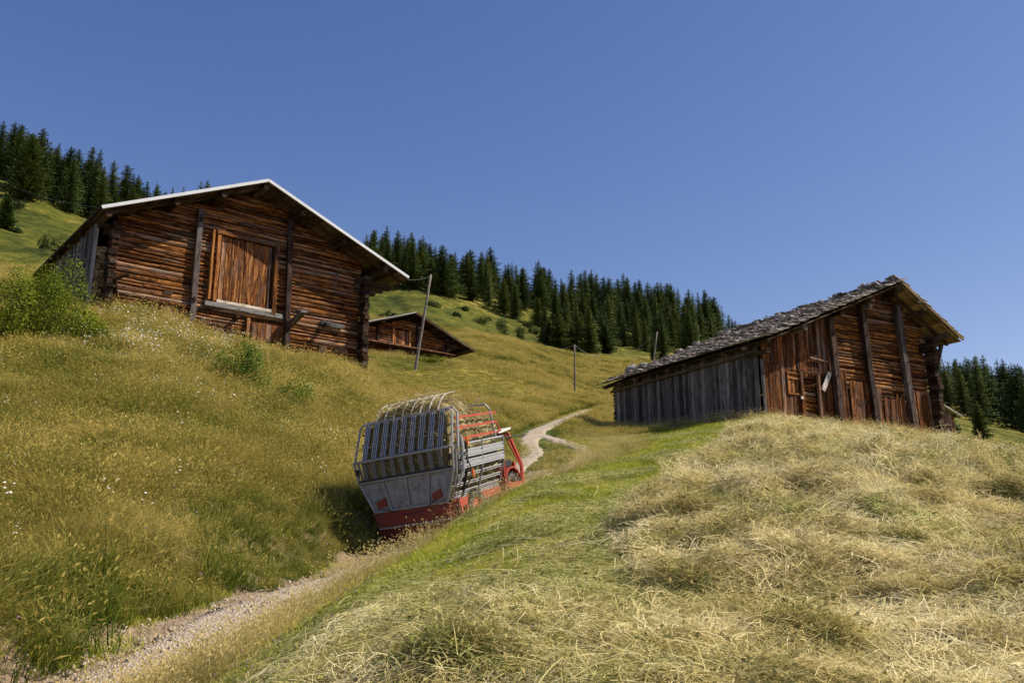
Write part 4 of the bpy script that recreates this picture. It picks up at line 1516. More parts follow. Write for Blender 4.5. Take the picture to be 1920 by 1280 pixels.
    # shakes
    for (xa, xb, sgn, nm) in ((XL, XR, 1, 'shake_roof'), (XE, XR, -1, 'shake_roof')):
        mb = MB()
        L = math.hypot(xb - xa, rf(xb) - rf(xa))
        ux, uz = (xb - xa) / L, (rf(xb) - rf(xa)) / L
        nx, nz = -uz * sgn, ux * sgn
        if nz < 0: nx, nz = -nx, -nz
        d = 0.0
        rowi = 0
        while d < L - .05:
            y = Y0 - random.uniform(.0, .12)
            while y < Y1:
                w = random.uniform(.12, .34)
                ln = random.uniform(.42, .62)
                th = random.uniform(.014, .03)
                lift = random.uniform(0, .05) + (.08 if random.random() < .08 else 0)
                dd = d + random.uniform(-.07, .05)
                tip = .085 + lift; tail = .01
                # lower end lies on the row below (raised), upper end tucked under
                cx = xa + ux * dd; cz = rf(xa) + uz * dd
                sk = random.uniform(-.03, .03)
                P0 = Vector((cx + nx * tip, y, cz + nz * tip)); P1 = Vector((cx + nx * tip, y + w - .01, cz + nz * (tip + random.uniform(-.02, .02))))
                ex, ez = ux * ln, uz * ln
                P2 = Vector((cx + ex + nx * tail, y + w - .01 + sk, cz + ez + nz * tail)); P3 = Vector((cx + ex + nx * tail, y + sk, cz + ez + nz * tail))
                off = random.uniform(0, 50)
                T_ = Vector((nx, 0, nz)) * th
                vs = [P0, P1, P2, P3, P0 - T_, P1 - T_, P2 - T_, P3 - T_]
                gs = [(off, 0, 0), (off, w, 0), (off + ln, w, 0), (off + ln, 0, 0)] * 2
                mb.add(vs, [(0, 1, 2, 3), (7, 6, 5, 4), (0, 4, 5, 1), (1, 5, 6, 2), (2, 6, 7, 3), (3, 7, 4, 0)], gs)
                y += w
            d += .225
            rowi += 1
        mb.part(nm, 'shake' if sgn == 1 else 'shake', root)
    mb = MB(); mb.beam((XR + .02, Y0 - .05, ZR - .04), (XE + .05, Y0 - .05, ZE - .04), .05, .13); mb.part('verge_board', 'soffit_tan', root)
    mb = MB(); mb.beam((XR - .5, Y0 + .3, ZR + .02), (XR + .75, Y0 + .2, ZR + .0), .14, .04); mb.part('ridge_plank', 'shake', root)
    # stones weighing the roof down
    mat = Matrix.Translation(O) @ Matrix.Rotation(ANG, 4, 'Z')
    k = 0
    spots = [(7.2, -.75, .34, 'stone on the ridge end of the shake roof, nearest the gable peak'), (7.0, .35, .44, 'broad stone on the shake roof just below the gable peak'),
             (7.15, 2.2, .46, 'dark flat stone on the ridge, third from the gable peak'), (7.1, 3.1, .3, 'small stone beside the dark flat ridge stone'),
             (6.9, 4.6, .36, 'pale stone on the ridge of the shake roof, fourth from the peak'), (6.6, 5.4, .42, 'dark stone on the ridge halfway down its length'),
             (6.7, 7.0, .42, 'pale block on the ridge before the far verge'), (6.3, 8.6, .4, 'grey stone near the far end of the ridge'),
             (5.3, 9.9, .35, 'flat stone on the far verge of the shake roof, uppermost there'), (4.2, 9.9, .3, 'small stone midway down the far verge'),
             (1.75, 9.8, .42, 'dark round stone low on the far verge of the shake roof'), (1.0, 9.7, .55, 'big pale stone lowest on the far verge of the shake roof'),
             (5.9, 1.6, .3, 'stone lying in the shakes below the ridge on the gable side'), (4.9, 3.4, .32, 'stone half way down the shakes above the lean-to bay'),
             (3.6, 6.0, .28, 'small stone low in the middle of the shake roof')]
    for (x, y, s_, lab) in spots:
        s_ *= 1.25
        mb = MB()
        n1, n2 = 7, 5
        vs = []; fs = []
        sx, sy, sz = s_ * random.uniform(.8, 1.1), s_ * random.uniform(.7, 1.1), s_ * random.uniform(.4, .6)
        for i in range(n2 + 1):
            th = math.pi * i / n2
            for j in range(n1):
                ph = 2 * math.pi * j / n1
                rr = random.uniform(.85, 1.12)
                q = (math.sin(th) * math.cos(ph), math.sin(th) * math.sin(ph), math.cos(th))
                q = [math.copysign(abs(c) ** .7, c) for c in q]
                vs.append((q[0] * sx / 2 * rr, q[1] * sy / 2 * rr, q[2] * sz / 2 * rr))
        for i in range(n2):
            for j in range(n1):
                a = i * n1 + j; b = i * n1 + (j + 1) % n1
                fs.append((a, a + n1, b + n1, b))
        mb.add(vs, fs)
        o = mb.part('roof_stone', 'stone')
        o.matrix_world = mat @ Matrix.Translation((x, y, rf(x) + .10 + sz * .35)) @ Matrix.Rotation(math.atan(.42), 4, 'Y').inverted() @ Matrix.Rotation(random.uniform(-.5, .5), 4, 'Z')
        tag(o, lab, 'stone', 'stones weighing down the shake roof')
    return root


right_barn()


def middle_barn():
    root = thing('barn', 'small distant log barn in the middle with a pent roof over its stable front', 'barn', (-12.71, 75, 17.04), R(40))
    XL, ZL, XR, ZR, XE, ZE = -2.2, 1.95, 4.2, 4.13, 11.0, 1.55
    rf = roof_fn(XL, ZL, XR, ZR, XE, ZE)
    D = 7.5
    x0 = lambda z: inv_left(z + .3, XL, ZL, XR, ZR, -1.2)
    x1 = lambda z: inv_right(z + .3, XR, ZR, XE, ZE, 8.3)
    mb = MB(); log_rows(mb, x0, x1, 0, -.5, 3.9, .21, .07, gaps=[(2.6, 4.25, 1.15, 2.55)]); mb.part('log_wall', 'log', root)
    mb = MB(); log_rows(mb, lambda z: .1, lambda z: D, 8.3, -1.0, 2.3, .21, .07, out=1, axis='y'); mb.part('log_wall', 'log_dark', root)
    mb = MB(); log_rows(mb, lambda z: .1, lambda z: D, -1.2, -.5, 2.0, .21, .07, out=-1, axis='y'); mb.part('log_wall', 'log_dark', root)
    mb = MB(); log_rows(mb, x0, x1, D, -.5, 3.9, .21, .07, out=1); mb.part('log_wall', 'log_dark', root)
    mb = MB(); board_wall(mb, 2.65, 4.2, -.04, lambda x: 1.15, lambda x: 2.5, .16, .28, .04); mb.part('hay_door', 'door_wood', root)
    mb = MB(); mb.beam((2.55, -.1, 1.05), (2.55, -.1, 2.6), .1, .15); mb.part('door_frame', 'orange_wood', root); mb = MB(); mb.beam((4.32, -.1, 1.05), (4.32, -.1, 2.6), .1, .15); mb.part('door_frame', 'orange_wood', root)
    for x, zt in ((.9, 2.6), (5.1, 3.5)):
        mb = MB(); mb.beam((x, -.18, .9), (x - .05, -.18, zt), .18, .18); mb.part('timber_post', 'post', root)
    mb = MB(); z = .1
    while z < 2.4:
        mb.box((8.35, -.25, z), (.26, .5, .17), jit=.012); z += .19
    mb.part('corner_log_ends', 'log_dark', root)
    # pent roof over the stable front
    mb = MB()
    y = -1.5
    for row in range(4):
        xx = -1.3
        while xx < 8.5:
            w = random.uniform(.12, .26)
            y0_, y1_ = -1.35 + row * .33, -.9 + row * .33
            z0_, z1_ = .72 + row * .115, .9 + row * .115
            mb.slab((xx, y0_ - random.uniform(0, .05), z0_), (xx + w - .01, y0_ - random.uniform(0, .05), z0_), (xx + w - .01, y1_, z1_), (xx, y1_, z1_), .025)
            xx += w
    mb.part('pent_roof', 'board_brown', root)
    for x in (-.8, 1.6, 4.0, 6.4, 8.3):
        mb = MB(); mb.beam((x, -1.15, -.8), (x, -1.15, .7), .12, .12); mb.part('pent_roof_post', 'beam', root)
    mb = MB(); mb.beam((-1.3, -1.15, .66), (8.5, -1.15, .66), .12, .12); mb.part('pent_roof_beam', 'beam', root)
    mb = MB(); board_wall(mb, 5.0, 6.4, -.16, lambda x: -.6, lambda x: .55, .2, .3, .03); mb.part('stable_door', 'board_grey', root)
    for z, L in ((1.95, 1.7), (1.75, 1.2), (1.55, .8), (1.35, .5)):
        mb = MB(); mb.beam((8.0, -.02, z), (8.3 + L, -.02, z - .04), .25, .18); mb.part('corbel', 'beam', root)
    for x in (-1.9, .9, 4.2, 6.6, 8.6, 10.2):
        mb = MB(); mb.beam((x, -1.1, rf(x) - .26), (x, D + .5, rf(x) - .26), .2, .2); mb.part('purlin', 'beam', root)
    for (xa, xb, m) in ((XL, XR, 'roof_metal'), (XR, XE, 'log_dark')):
        mb = MB()
        for i in range(16):
            p = xa + (xb - xa) * i / 16; q = xa + (xb - xa) * (i + 1) / 16
            mb.slab((p, -1.2, rf(p)), (q + .01, -1.2, rf(q)), (q + .01, D + .6, rf(q)), (p, D + .6, rf(p)), .06 if m == 'roof_metal' else random.uniform(.10, .16))
        mb.part('metal_roof' if m == 'roof_metal' else 'shake_roof', m, root)
    mb = MB(); mb.beam((XL, -1.24, rf(XL) - .02), (XR, -1.24, rf(XR) - .02), .05, .09); mb.part('verge_trim', 'galv', root)
    mb = MB(); mb.beam((XR, -1.24, rf(XR) - .08), (XE, -1.24, rf(XE) - .08), .06, .22, seg=9, jit=.02); mb.part('verge_board', 'beam', root)


middle_barn()


def shed():
    p = at(1760, 800, 44)
    root = thing('shed', 'tiny lean-to shed of brown boards just right of the right barn', 'shed', (p[0], p[1], h1(p[0], p[1])), R(20))
    b = p[2] - h1(p[0], p[1])
    mb = MB(); board_wall(mb, 0, 1.05, 0, lambda x: -.5, lambda x: b + 1.05 - .40 * x, .1, .2, .03); mb.part('board_wall', 'board_brown', root)
    mb = MB(); board_wall(mb, 0, 2.0, 1.05, lambda x: -.5, lambda x: b + .6, .1, .2, .03, axis='y'); mb.part('board_wall', 'board_grey', root)
    mb = MB(); mb.slab((-.3, -.25, b + 1.38), (1.45, -.25, b + .60), (1.45, 2.2, b + .60), (-.3, 2.2, b + 1.38), .06); mb.part('roof', 'shake', root)
    mb = MB(); mb.beam((1.1, -.1, b + .62), (1.1, 2.1, b + .62), .1, .1); mb.part('beam', 'beam', root)


shed()


# ------------------------------------------------------------------ poles and wires
def pole(base, top, Y, r, label):
    b = Vector(at(*base, Y)); t = Vector(at(*top, Y))
    b.z = min(b.z, h1(b.x, b.y) + .0)
    root = thing('power_pole', label, 'pole', tuple(b))
    mb = MB()
    pts = [(0, 0, -.5)] + [tuple((t - b) * k / 4) for k in range(5)]
    mb.tube(pts, r, 9, r2=r * .7)
    mb.part('shaft', 'pole', root, True)
    mb = MB(); d = t - b
    q = d * .965
    mb.tube([tuple(q), tuple(q + Vector((-.22, -.02, .0))), tuple(q + Vector((-.22, -.02, .12)))], .02, 5)
    mb.part('insulator_hook', 'dark_steel', root)
    return t


p1 = pole((778, 697), (808, 515), 62, .12, 'leaning grey wooden pole standing in front of the distant middle barn')
p2 = pole((1078, 746), (1077, 646), 85, .11, 'slim upright pole on the meadow above the bend of the track')
p3 = pole((1219, 690), (1232, 622), 120, .13, 'brown pole rising behind the low left end of the shake roof')


def wire(a, b, sag, label, r=.013):
    a = Vector(a); b = Vector(b)
    pts = []
    for i in range(15):
        t = i / 14
        p = a.lerp(b, t); p.z -= sag * 4 * t * (1 - t)
        pts.append(p)
    mb = MB(); mb.tube(pts, r, 5)
    tag(mb.part('power_line', 'wire'), label, 'wire')


wire(at(190, 390, 28.2), at(-60, 285, 60), .8, 'thin wire running from the left eave of the large barn up to the forest', .004)
wire(at(764, 525, 36), tuple(p1 + Vector((-.1, 0, -.2))), .05, 'short wire between the large barn eave and the leaning pole', .004)
wire(tuple(p2 + Vector((-.1, 0, -.1))), at(1010, 655, 120), .3, 'wire leaving the slim upright pole to the left', .02)
wire(tuple(p2), at(1125, 668, 125), .4, 'wire leaving the slim upright pole to the right', .02)
wire(tuple(p3), at(1165, 668, 122), .5, 'wire sloping down left from the brown pole', .02)


# ------------------------------------------------------------------ the hay wagon
def wagon():
    yaw, pit, rol = .422, .2, .112
    f = Vector((math.sin(yaw) * math.cos(pit), math.cos(yaw) * math.cos(pit), math.sin(pit)))
    r0 = Vector((math.cos(yaw), -math.sin(yaw), 0)); u0 = r0.cross(f)
    r = r0 * math.cos(rol) + u0 * math.sin(rol); u = -r0 * math.sin(rol) + u0 * math.cos(rol)
    mw = Matrix((r, f, u)).transposed().to_4x4()
    mw.translation = (-1.821, 17.116, .242)
    root = thing('hay_wagon', 'red transporter with a slatted galvanised hay loading body parked on the track', 'hay wagon')
    root.matrix_world = mw
    P = lambda nm, mb, m, par=root, sm=False: mb.part(nm, m, par, sm)

    def wx(z):   # half width of the tapering body
        return .82 + (z - .6) * (1.05 - .82) / .6 if z < 1.2 else 1.05 + (z - 1.2) * .12
    zm, zt, yt = 1.61, 2.32, .35
    # rear tailgate sheet of four panels
    for i in range(4):
        a, b = -1 + i * .5, -.5 + i * .5
        mb = MB(); z0, z1 = .62, 1.19
        mb.slab((a * wx(z0) + .012, -.0, z0), (b * wx(z0) - .012, -.0, z0), (b * wx(z1) - .012, -.0, z1), (a * wx(z1) + .012, -.0, z1), .02)
        P('tailgate_panel', mb, 'panel')
        mb = MB()
        if i: mb.beam((a * wx(z0), -.03, z0), (a * wx(z1), -.03, z1), .03, .035); P('panel_rib', mb, 'galv')
    for s in (-1, 1):
        mb = MB(); mb.tube([(s * .80, -.02, .58), (s * 1.06, -.02, 1.2), (s * 1.11, -.02, zm)], .026); P('corner_post', mb, 'galv')
    for z, n in ((.60, 'rail'), (1.2, 'rail'), (1.235, 'rail'), (zm, 'rail')):
        mb = MB(); w = wx(z); mb.tube([(-w, -.03, z), (w, -.03, z)], .022 if z != zm else .03); P(n, mb, 'galv' if z != 1.235 else 'dark_steel')
    # lower slats
    for i in range(9):
        x = -.88 + i * .213
        mb = MB(); mb.beam((x, -.01, 1.22), (x - .015, -.01, zm), .02, .10, up=(1, 0, 0)); P('slat', mb, 'sheet')
    # upper gate, tilted forward
    mb = MB()
    c = .08
    mb.tube([(-1.1, .0, zm), (-1.06, yt * .9, zt - c), (-1.0, yt, zt), (1.0, yt, zt), (1.06, yt * .9, zt - c), (1.1, .0, zm)], .022)
    P('upper_gate_frame', mb, 'galv')
    mb = MB(); mb.tube([(-1.02, yt + .1, zt + .02), (1.02, yt + .1, zt + .02), (1.12, yt * .9 + .1, zt - .1), (1.16, .12, zm - .05)], .024); P('upper_rail', mb, 'galv')
    for i in range(9):
        x = -.86 + i * .213
        mb = MB()
        a = Vector((x, .0, zm + .03)); b = Vector((x + .01, yt - .015, zt - .02))
        mb.beam(a, b, .012, .125, up=(1, 0, 0))
        sl = P('upper_slat', mb, 'sheet')  # dark flat paints the shaded grooves between the ridges
        mb = MB()
        for o in (-.046, .0, .046):
            q = Vector((o, -.016, .008)); mb.tube([a + q, b + q], .011, 6)
        P('ridge', mb, 'galv_bright', sl)  # brighter steel paints the sun's bright lines along the ridges
    # hay load, white tarp hoops
    # side lattices
    for s in (-1, 1):
        rails = [(1.60, .026), (1.03, .018), (.99, .014), (.87, .016), (.83, .014), (.72, .016), (.69, .014)]
        for z, rr in rails:
            mb = MB(); w = wx(z) * s; L = 2.3 - max(0, 1.1 - z) * .25
            mb.tube([(w, .22, z), (w, L, z)], rr, 6); P('side_rail', mb, 'galv')
        for z in (1.42, 1.22):
            mb = MB()
            for k, o in enumerate((-.06, -.02, .02, .06)):
                mb.beam((s * (wx(z) + (.012 if k % 2 else 0)), .22, z + o), (s * (wx(z) + (.012 if k % 2 else 0)), 2.28, z + o), .03, .034)
            P('corrugated_side_rail', mb, 'galv_bright')
        for y in (.12, .55, 1.25, 2.28):
            mb = MB(); d = .02 * s
            mb.tube([(s * .80 + d, y, .6), (s * wx(1.1) + d, y, 1.1), (s * wx(1.62) + d, y, 1.63)], .024 if y != .55 else .034); P('side_upright', mb, 'galv' if y != .55 else 'dark_steel')
        mb = MB(); mb.beam((s * .83, .2, .63), (s * .83, 2.2, .63), .05, .07); P('side_sill', mb, 'galv')
        # front hoop and red bars
        mb = MB(); mb.tube([(s * 1.06, 2.05, 1.55), (s * 1.05, 2.0, 2.22), (s * .98, 1.98, 2.32), (s * .55, 1.98, 2.36)], .022); P('front_hoop', mb, 'galv')
        for z in (2.13, 1.93, 1.72):
            mb = MB(); mb.beam((s * 1.06, .38 - (2.13 - z) * .3, z), (s * 1.06, 2.25, z + .0), .02, .04); P('red_side_bar', mb, 'red')
    mb = MB(); mb.tube([(1.16, .30, 1.78), (1.15, .32, 1.55), (1.12, .28, 1.15), (1.0, .2, .9)], .035); P('hydraulic_ram', mb, 'galv_bright')
    for z in (1.66, 1.03):
        mb = MB(); mb.beam((1.17, .52, z - .08), (1.17, .52, z + .08), .03, .035, up=(1, 0, 0)); P('reflector', mb, 'orange')
    mb = MB(); mb.tube([(1.18, .30, 1.45), (1.22, .36, 1.2), (1.17, .42, .95), (1.0, .36, .74), (.92, .3, .58)], .012, 5); P('hydraulic_hose', mb, 'black')
    mb = MB(); mb.tube([(.62, -.06, .70), (.3, -.07, .52), (-.1, -.06, .48), (-.62, -.06, .66)], .008, 5); P('lamp_cable', mb, 'black')
    for s_ in (-1, 1):
        mb = MB(); mb.box((s_ * 1.06, -.03, 1.42), (.05, .07, .12)); mb.tube([(s_ * 1.06, -.06, 1.48), (s_ * .98, -.09, 1.30)], .012, 5); P('latch', mb, 'dark_steel')
    # red rear beam, loading rake underneath, lamps
    mb = MB(); mb.slab((-.80, -.02, .30), (.80, -.02, .30), (.84, -.02, .575), (-.84, -.02, .575), .05); P('rear_beam', mb, 'dark_red')  # shade on the beam is put into the colour by the darker red
    mb = MB(); mb.beam((-.75, -.04, .28), (.85, -.04, .28), .03, .03); P('rail', mb, 'galv')
    mb = MB(); mb.slab((-.78, .04, -.02), (.8, .04, .0), (.8, .04, .28), (-.78, .04, .28), .03)
    for i in range(19):
        x = -.74 + i * .08
        mb.beam((x, -.0, .0), (x, -.02, .27), .025, .02)
    P('loading_rake', mb, 'dark_red')
    for x in (-.62, .62):
        mb = MB(); mb.slab((x - .11, -.035, .66), (x + .11, -.035, .70), (x + .09, -.035, .86), (x - .1, -.035, .80), .03); P('rear_lamp', mb, 'dark_red')
    mb = MB()
    n1, n2 = 10, 7
    vs = []; fs = []
    for i in range(n2 + 1):
        for j in range(n1):
            th = math.pi * i / n2; ph = 2 * math.pi * j / n1
            vs.append((-.84 + .10 * math.sin(th) * math.cos(ph), -.08 + .10 * math.sin(th) * math.sin(ph), -.03 + .10 * math.cos(th)))
    for i in range(n2):
        for j in range(n1):
            fs.append((i * n1 + j, (i + 1) * n1 + j, (i + 1) * n1 + (j + 1) % n1, i * n1 + (j + 1) % n1))
    mb.add(vs, fs); P('drum_cap', mb, 'red_faded', sm=True)
    # chassis
    mb = MB()
    mb.beam((.86, .1, .52), (.86, 2.2, .52), .06, .15); mb.beam((-.86, .1, .52), (-.86, 2.2, .52), .06, .15)
    for y in (.5, 1.1, 1.7, 2.1):
        mb.beam((.90, y, .36), (.90, y, .46), .05, .08)
    P('chassis_beam', mb, 'red')
    mb = MB(); mb.box((0, 1.2, .55), (1.6, 2.1, .06)); mb.box((0, 1.6, .40), (.5, 3.2, .18)); P('floor', mb, 'dark_steel')
    mb = MB(); mb.box((0, 2.25, 1.0), (1.6, .04, .9)); P('front_wall', mb, 'sheet')
    mb = MB(); mb.beam((.98, .12, .05), (.90, .22, .62), .06, .13, up=(1, 0, 0)); mb.beam((.7, .0, .35), (.98, .15, .45), .06, .3); P('stand_leg', mb, 'red')
    # wheels
    for (x, y, z, rr) in ((.80, .98, .33, .36), (-.80, .98, .33, .36), (.80, 2.75, .42, .38), (-.80, 2.75, .42, .38)):
        mb = MB(); N = 28
        prof = [(-.13, rr * .62), (-.15, rr * .85), (-.10, rr), (.10, rr), (.15, rr * .85), (.13, rr * .62)]
        vs = []; fs = []
        for i in range(N):
            a = 2 * math.pi * i / N
            for (px, pr) in prof:
                vs.append((x + px, y + pr * math.cos(a), z + pr * math.sin(a)))
        k = len(prof)
        for i in range(N):
            for j in range(k):
                fs.append((i * k + j, i * k + (j + 1) % k, ((i + 1) % N) * k + (j + 1) % k, ((i + 1) % N) * k + j))
        mb.add(vs, fs)
        for i in range(22):   # lugs
            a = 2 * math.pi * i / 22
            for sg in (-1, 1):
                a2 = a + (0 if sg > 0 else .14)
                mb.beam((x, y + (rr + .012) * math.cos(a2), z + (rr + .012) * math.sin(a2)), (x + sg * .14, y + (rr - .01) * math.cos(a2 + .2), z + (rr - .01) * math.sin(a2 + .2)), .03, .045, up=(0, math.cos(a2), math.sin(a2)))
        w = thing('wheel', None, None); w.parent = root
        P('tyre', mb, 'rubber', w)
        mb = MB(); mb.tube([(x - .08, y, z), (x + .08, y, z)], rr * .63, 16); mb.tube([(x + .0, y, z), (x + .13 * (1 if x > 0 else -1), y, z)], .07, 8); P('rim', mb, 'red_faded', w)
    # cab
    mb = MB()
    for s in (-1, 1):
        mb.beam((s * .95, 2.93, 1.66), (s * 1.0, 3.24, .92), .05, .06); mb.beam((s * 1.0, 3.24, .92), (s * .98, 3.16, .52), .05, .07)
        mb.beam((s * .93, 2.80, 1.62), (s * .99, 3.18, .90), .025, .03)
    mb.beam((-.95, 2.93, 1.64), (.95, 2.93, 1.64), .05, .05)
    mb.tube([(.95, 2.78, 1.62), (.96, 2.86, 1.50), (.97, 2.98, 1.50)], .012); P('cab_frame', mb, 'red')
    mb = MB(); mb.slab((-.98, 2.35, 1.68), (1.0, 2.38, 1.67), (1.0, 3.02, 1.72), (-.98, 3.0, 1.72), -.04); P('cab_roof', mb, 'white')
    mb = MB(); mb.beam((.98, 2.36, 1.12), (.92, 2.40, .40), .05, .07); mb.slab((.95, 2.42, .62), (.95, 3.12, .56), (.98, 3.16, .44), (.95, 2.42, .44), .04)
    mb.box((0, 2.45, .72), (1.7, .06, .6)); mb.box((0, 3.22, .75), (1.7, .06, .5)); P('cab_body', mb, 'red')
    mb = MB()   # mudguard with open arch
    for i in range(7):
        a0 = math.pi * (i / 7); a1 = math.pi * ((i + 1) / 7)
        R0 = .44
        mb.slab((.62, 2.75 + R0 * math.cos(a0), .46 + R0 * math.sin(a0)), (.98, 2.75 + R0 * math.cos(a0), .46 + R0 * math.sin(a0)),
                (.98, 2.75 + R0 * math.cos(a1), .46 + R0 * math.sin(a1)), (.62, 2.75 + R0 * math.cos(a1), .46 + R0 * math.sin(a1)), .03)
    P('mudguard', mb, 'red')
    mb = MB(); mb.box((.55, 2.72, 1.0), (.7, .46, .13)); mb.box((.55, 2.5, 1.1), (.6, .1, .3)); P('seat', mb, 'black')
    mb = MB(); mb.tube([(.3, 3.0, .9), (.2, 2.92, 1.2)], .02); mb.tube([(.2 + .16 * math.cos(t), 2.92 + .05 * math.sin(t), 1.2 + .14 * math.sin(t)) for t in np.linspace(0, 6.28, 13)], .014, 5); P('steering_wheel', mb, 'black')
    mb = MB(); mb.tube([(1.0, 2.3, 1.56), (1.0, 3.75, 1.53)], .016, 6); P('projecting_rod', mb, 'dark_steel')
    mb = MB(); mb.beam((1.05, 2.2, 1.95), (.98, 2.5, 1.74), .02, .03); mb.beam((1.05, 2.25, 1.75), (.97, 2.6, 1.72), .02, .03); P('roof_stay', mb, 'red')
    # tarp hoops
    for i in range(8):
        x = -.72 + i * .205
        mb = MB(); pts = []
        for k in range(9):
            t = k / 8
            pts.append((x + .02 + .22 * t * t, yt + .03 + .42 * t, zt + .03 + .29 * math.sin(min(t * 1.25, 1.0) * math.pi / 2)))
        mb.tube(pts, .013, 5); P('hoop', mb, 'white_rod')
    mb = MB(); mb.tube([(.7, 1.98, 2.34), (.78, 1.95, 2.42), (.9, 2.0, 2.46)], .011, 5); P('hoop', mb, 'white_rod')
    # ---- the load
    hl = MB(); n = 26
    vs = []; fs = []
    # closed lumpy block following the tapering body, heaped on top
    rings = []
    for j in range(n + 1):
        y = .06 + (2.12) * j / n
        ring = []
        prof = [(-.78, .62), (-.95, 1.0), (-1.0, 1.45), (-.98, 1.9), (-.9, 2.25), (-.62, 2.50), (-.3, 2.60), (0, 2.64), (.35, 2.62), (.7, 2.50), (.92, 2.22), (.99, 1.85), (.99, 1.4), (.93, 1.0), (.78, .62)]
        tt = j / n
        for (px, pz) in prof:
            if pz > 1.6:
                pz2 = 1.6 + (pz - 1.6) * (.72 + .28 * math.sin(min(1, tt * 1.9 + .15) * math.pi / 2)) * (1 - .45 * max(0, tt - .62) / .38)
            else: pz2 = pz
            y2 = y + (max(0, pz2 - 1.6) * .40 if tt < .05 else 0)
            y2 = max(y2, .06 + max(0, pz2 - 1.61) * .52)
            q = .045
            ring.append((px * .97 + random.uniform(-q, q), y2 + random.uniform(-.02, .02), pz2 + random.uniform(-q, q)))
        rings.append(ring)
    k = len(rings[0])
    for rg in rings: vs += rg
    for j in range(n):
        for i in range(k - 1):
            fs.append((j * k + i, j * k + i + 1, (j + 1) * k + i + 1, (j + 1) * k + i))
    fs.append(tuple(range(k))[::-1]); fs.append(tuple(range(n * k, n * k + k)))
    hl.add(vs, fs, None, .3)
    core = list(vs)
    # strands over the surface
    Vc = [Vector(p) for p in core]
    for q in range(9000):
        j = random.randrange(n + 1); i = random.randrange(k)
        if random.random() < .35: j = 0
        p = Vc[j * k + i].copy()
        if j == 0:   # fill the rear face
            p.x *= random.uniform(0, 1); t = random.random(); p.z = .62 + (p.z - .62) * t
            p.y = .05 + max(0, p.z - 1.61) * .5
        p += Vector((random.gauss(0, .05), random.gauss(0, .05), random.gauss(0, .05)))
        d = Vector((random.gauss(0, 1), random.gauss(0, 1), random.gauss(0, .55))).normalized()
        L = random.uniform(.08, .3); w = .0055
        b = Vector((random.gauss(0, 1), random.gauss(0, 1), random.gauss(0, 1))).normalized() * w
        m_ = p + Vector((random.gauss(0, .02), random.gauss(0, .02), random.gauss(0, .02)))
        vv = [p - d * L / 2 - b, p - d * L / 2 + b, m_ + b, m_ - b, p + d * L / 2 + b * .5, p + d * L / 2 - b * .5]
        lim = .10 if random.random() < .12 else 0
        if min(a.y for a in vv) < -lim or max(abs(a.x) for a in vv) > 1.03 + lim: continue
        hl.add(vv, [(0, 1, 2, 3), (3, 2, 4, 5)], None, random.random(), [random.uniform(0, .3)] * 6)
    o = hl.part('hay_load', 'hay_load')
    o.matrix_world = mw
    tag(o, 'heap of loose hay filling the slatted body of the red wagon', 'hay')


wagon()


# ------------------------------------------------------------------ trees
def spruce_mesh(seed, h=14.0, rb=2.5, dens=1.0):
    rs = random.Random(seed)
    cr = MB()
    z = h * rs.uniform(.02, .06)
    lop = rs.uniform(0, 6.28)
    while z < h * .985:
        t = z / h
        env = (1 - t) ** .72
        env *= 1.0 if t > .12 else (.7 + 2.5 * t)
        rad = rb * env * rs.uniform(.62, 1.18) + .16
        nb = max(4, int((11 * env + 4) * dens))
        a0 = rs.uniform(0, 6.28)
        for i in range(nb):
            a = a0 + 6.283 * i / nb + rs.uniform(-.3, .3)
            L = rad * rs.uniform(.6, 1.2) * (1 + .22 * math.cos(a - lop))
            if rs.random() < .06: L *= 1.25
            ca, sa = math.cos(a), math.sin(a)
            droop = rs.uniform(.18, .45) * (1 - t * .8) - .12 * (t > .8)
            zz = z + rs.uniform(-.15, .15)
            rn = rs.random()
            K = 5 if L > 1.0 else 3
            for k in range(K):
                s0 = (k + .1) / K; s1 = (k + 1.0) / K
                p0 = (ca * L * s0, sa * L * s0, zz - droop * L * s0 + .18 * L * s0 * s0)
                p1 = (ca * L * s1, sa * L * s1, zz - droop * L * s1 + .18 * L * s1 * s1)
                wd = (.34 * (1 - s0 * .55) + .06) * min(1, .35 + L / 2.2) * rs.uniform(.7, 1.3)
                for sg in (-1, 1):
                    q = (p0[0] * .35 + p1[0] * .65 - sa * wd * sg, p0[1] * .35 + p1[1] * .65 + ca * wd * sg, (p0[2] + p1[2]) / 2 - rs.uniform(.05, .28) * (1 if L > .6 else .4))
                    cr.add([p0, p1, q], [(0, 1, 2)], None, min(1, max(0, rn * .6 + rs.random() * .4)))
                if rs.random() < .5:
                    cr.add([p0, p1, (p1[0] * .95, p1[1] * .95, p1[2] - rs.uniform(.15, .4) * min(1, L))], [(0, 1, 2)], None, rn * .5)
        z += h * .0165 * rs.uniform(.7, 1.3) + .04
    # leader
    for a in (0, 1.6, 3.1, 4.7):
        cr.add([(0, 0, h * .96), (.10 * math.cos(a), .10 * math.sin(a), h * .965), (0, 0, h * 1.01)], [(0, 1, 2)], None, .5)
    tr = MB(); tr.tube([(0, 0, -.6), (0, 0, h * .5), (0, 0, h * .97)], h * .016, 6, r2=.03)
    return cr.mesh('crown', M['spruce']), tr.mesh('trunk', M['bark'])


SPR = [spruce_mesh(i, 14, rb, d) for i, (rb, d) in enumerate(((3.4, 1), (3.0, .85), (3.9, 1.05), (3.2, .7), (2.5, 1.0), (4.3, .95), (2.2, .75), (3.6, .8), (4.6, .9)))]
SMALL = [spruce_mesh(50 + i, 6, 1.9, 1.2) for i in range(3)]


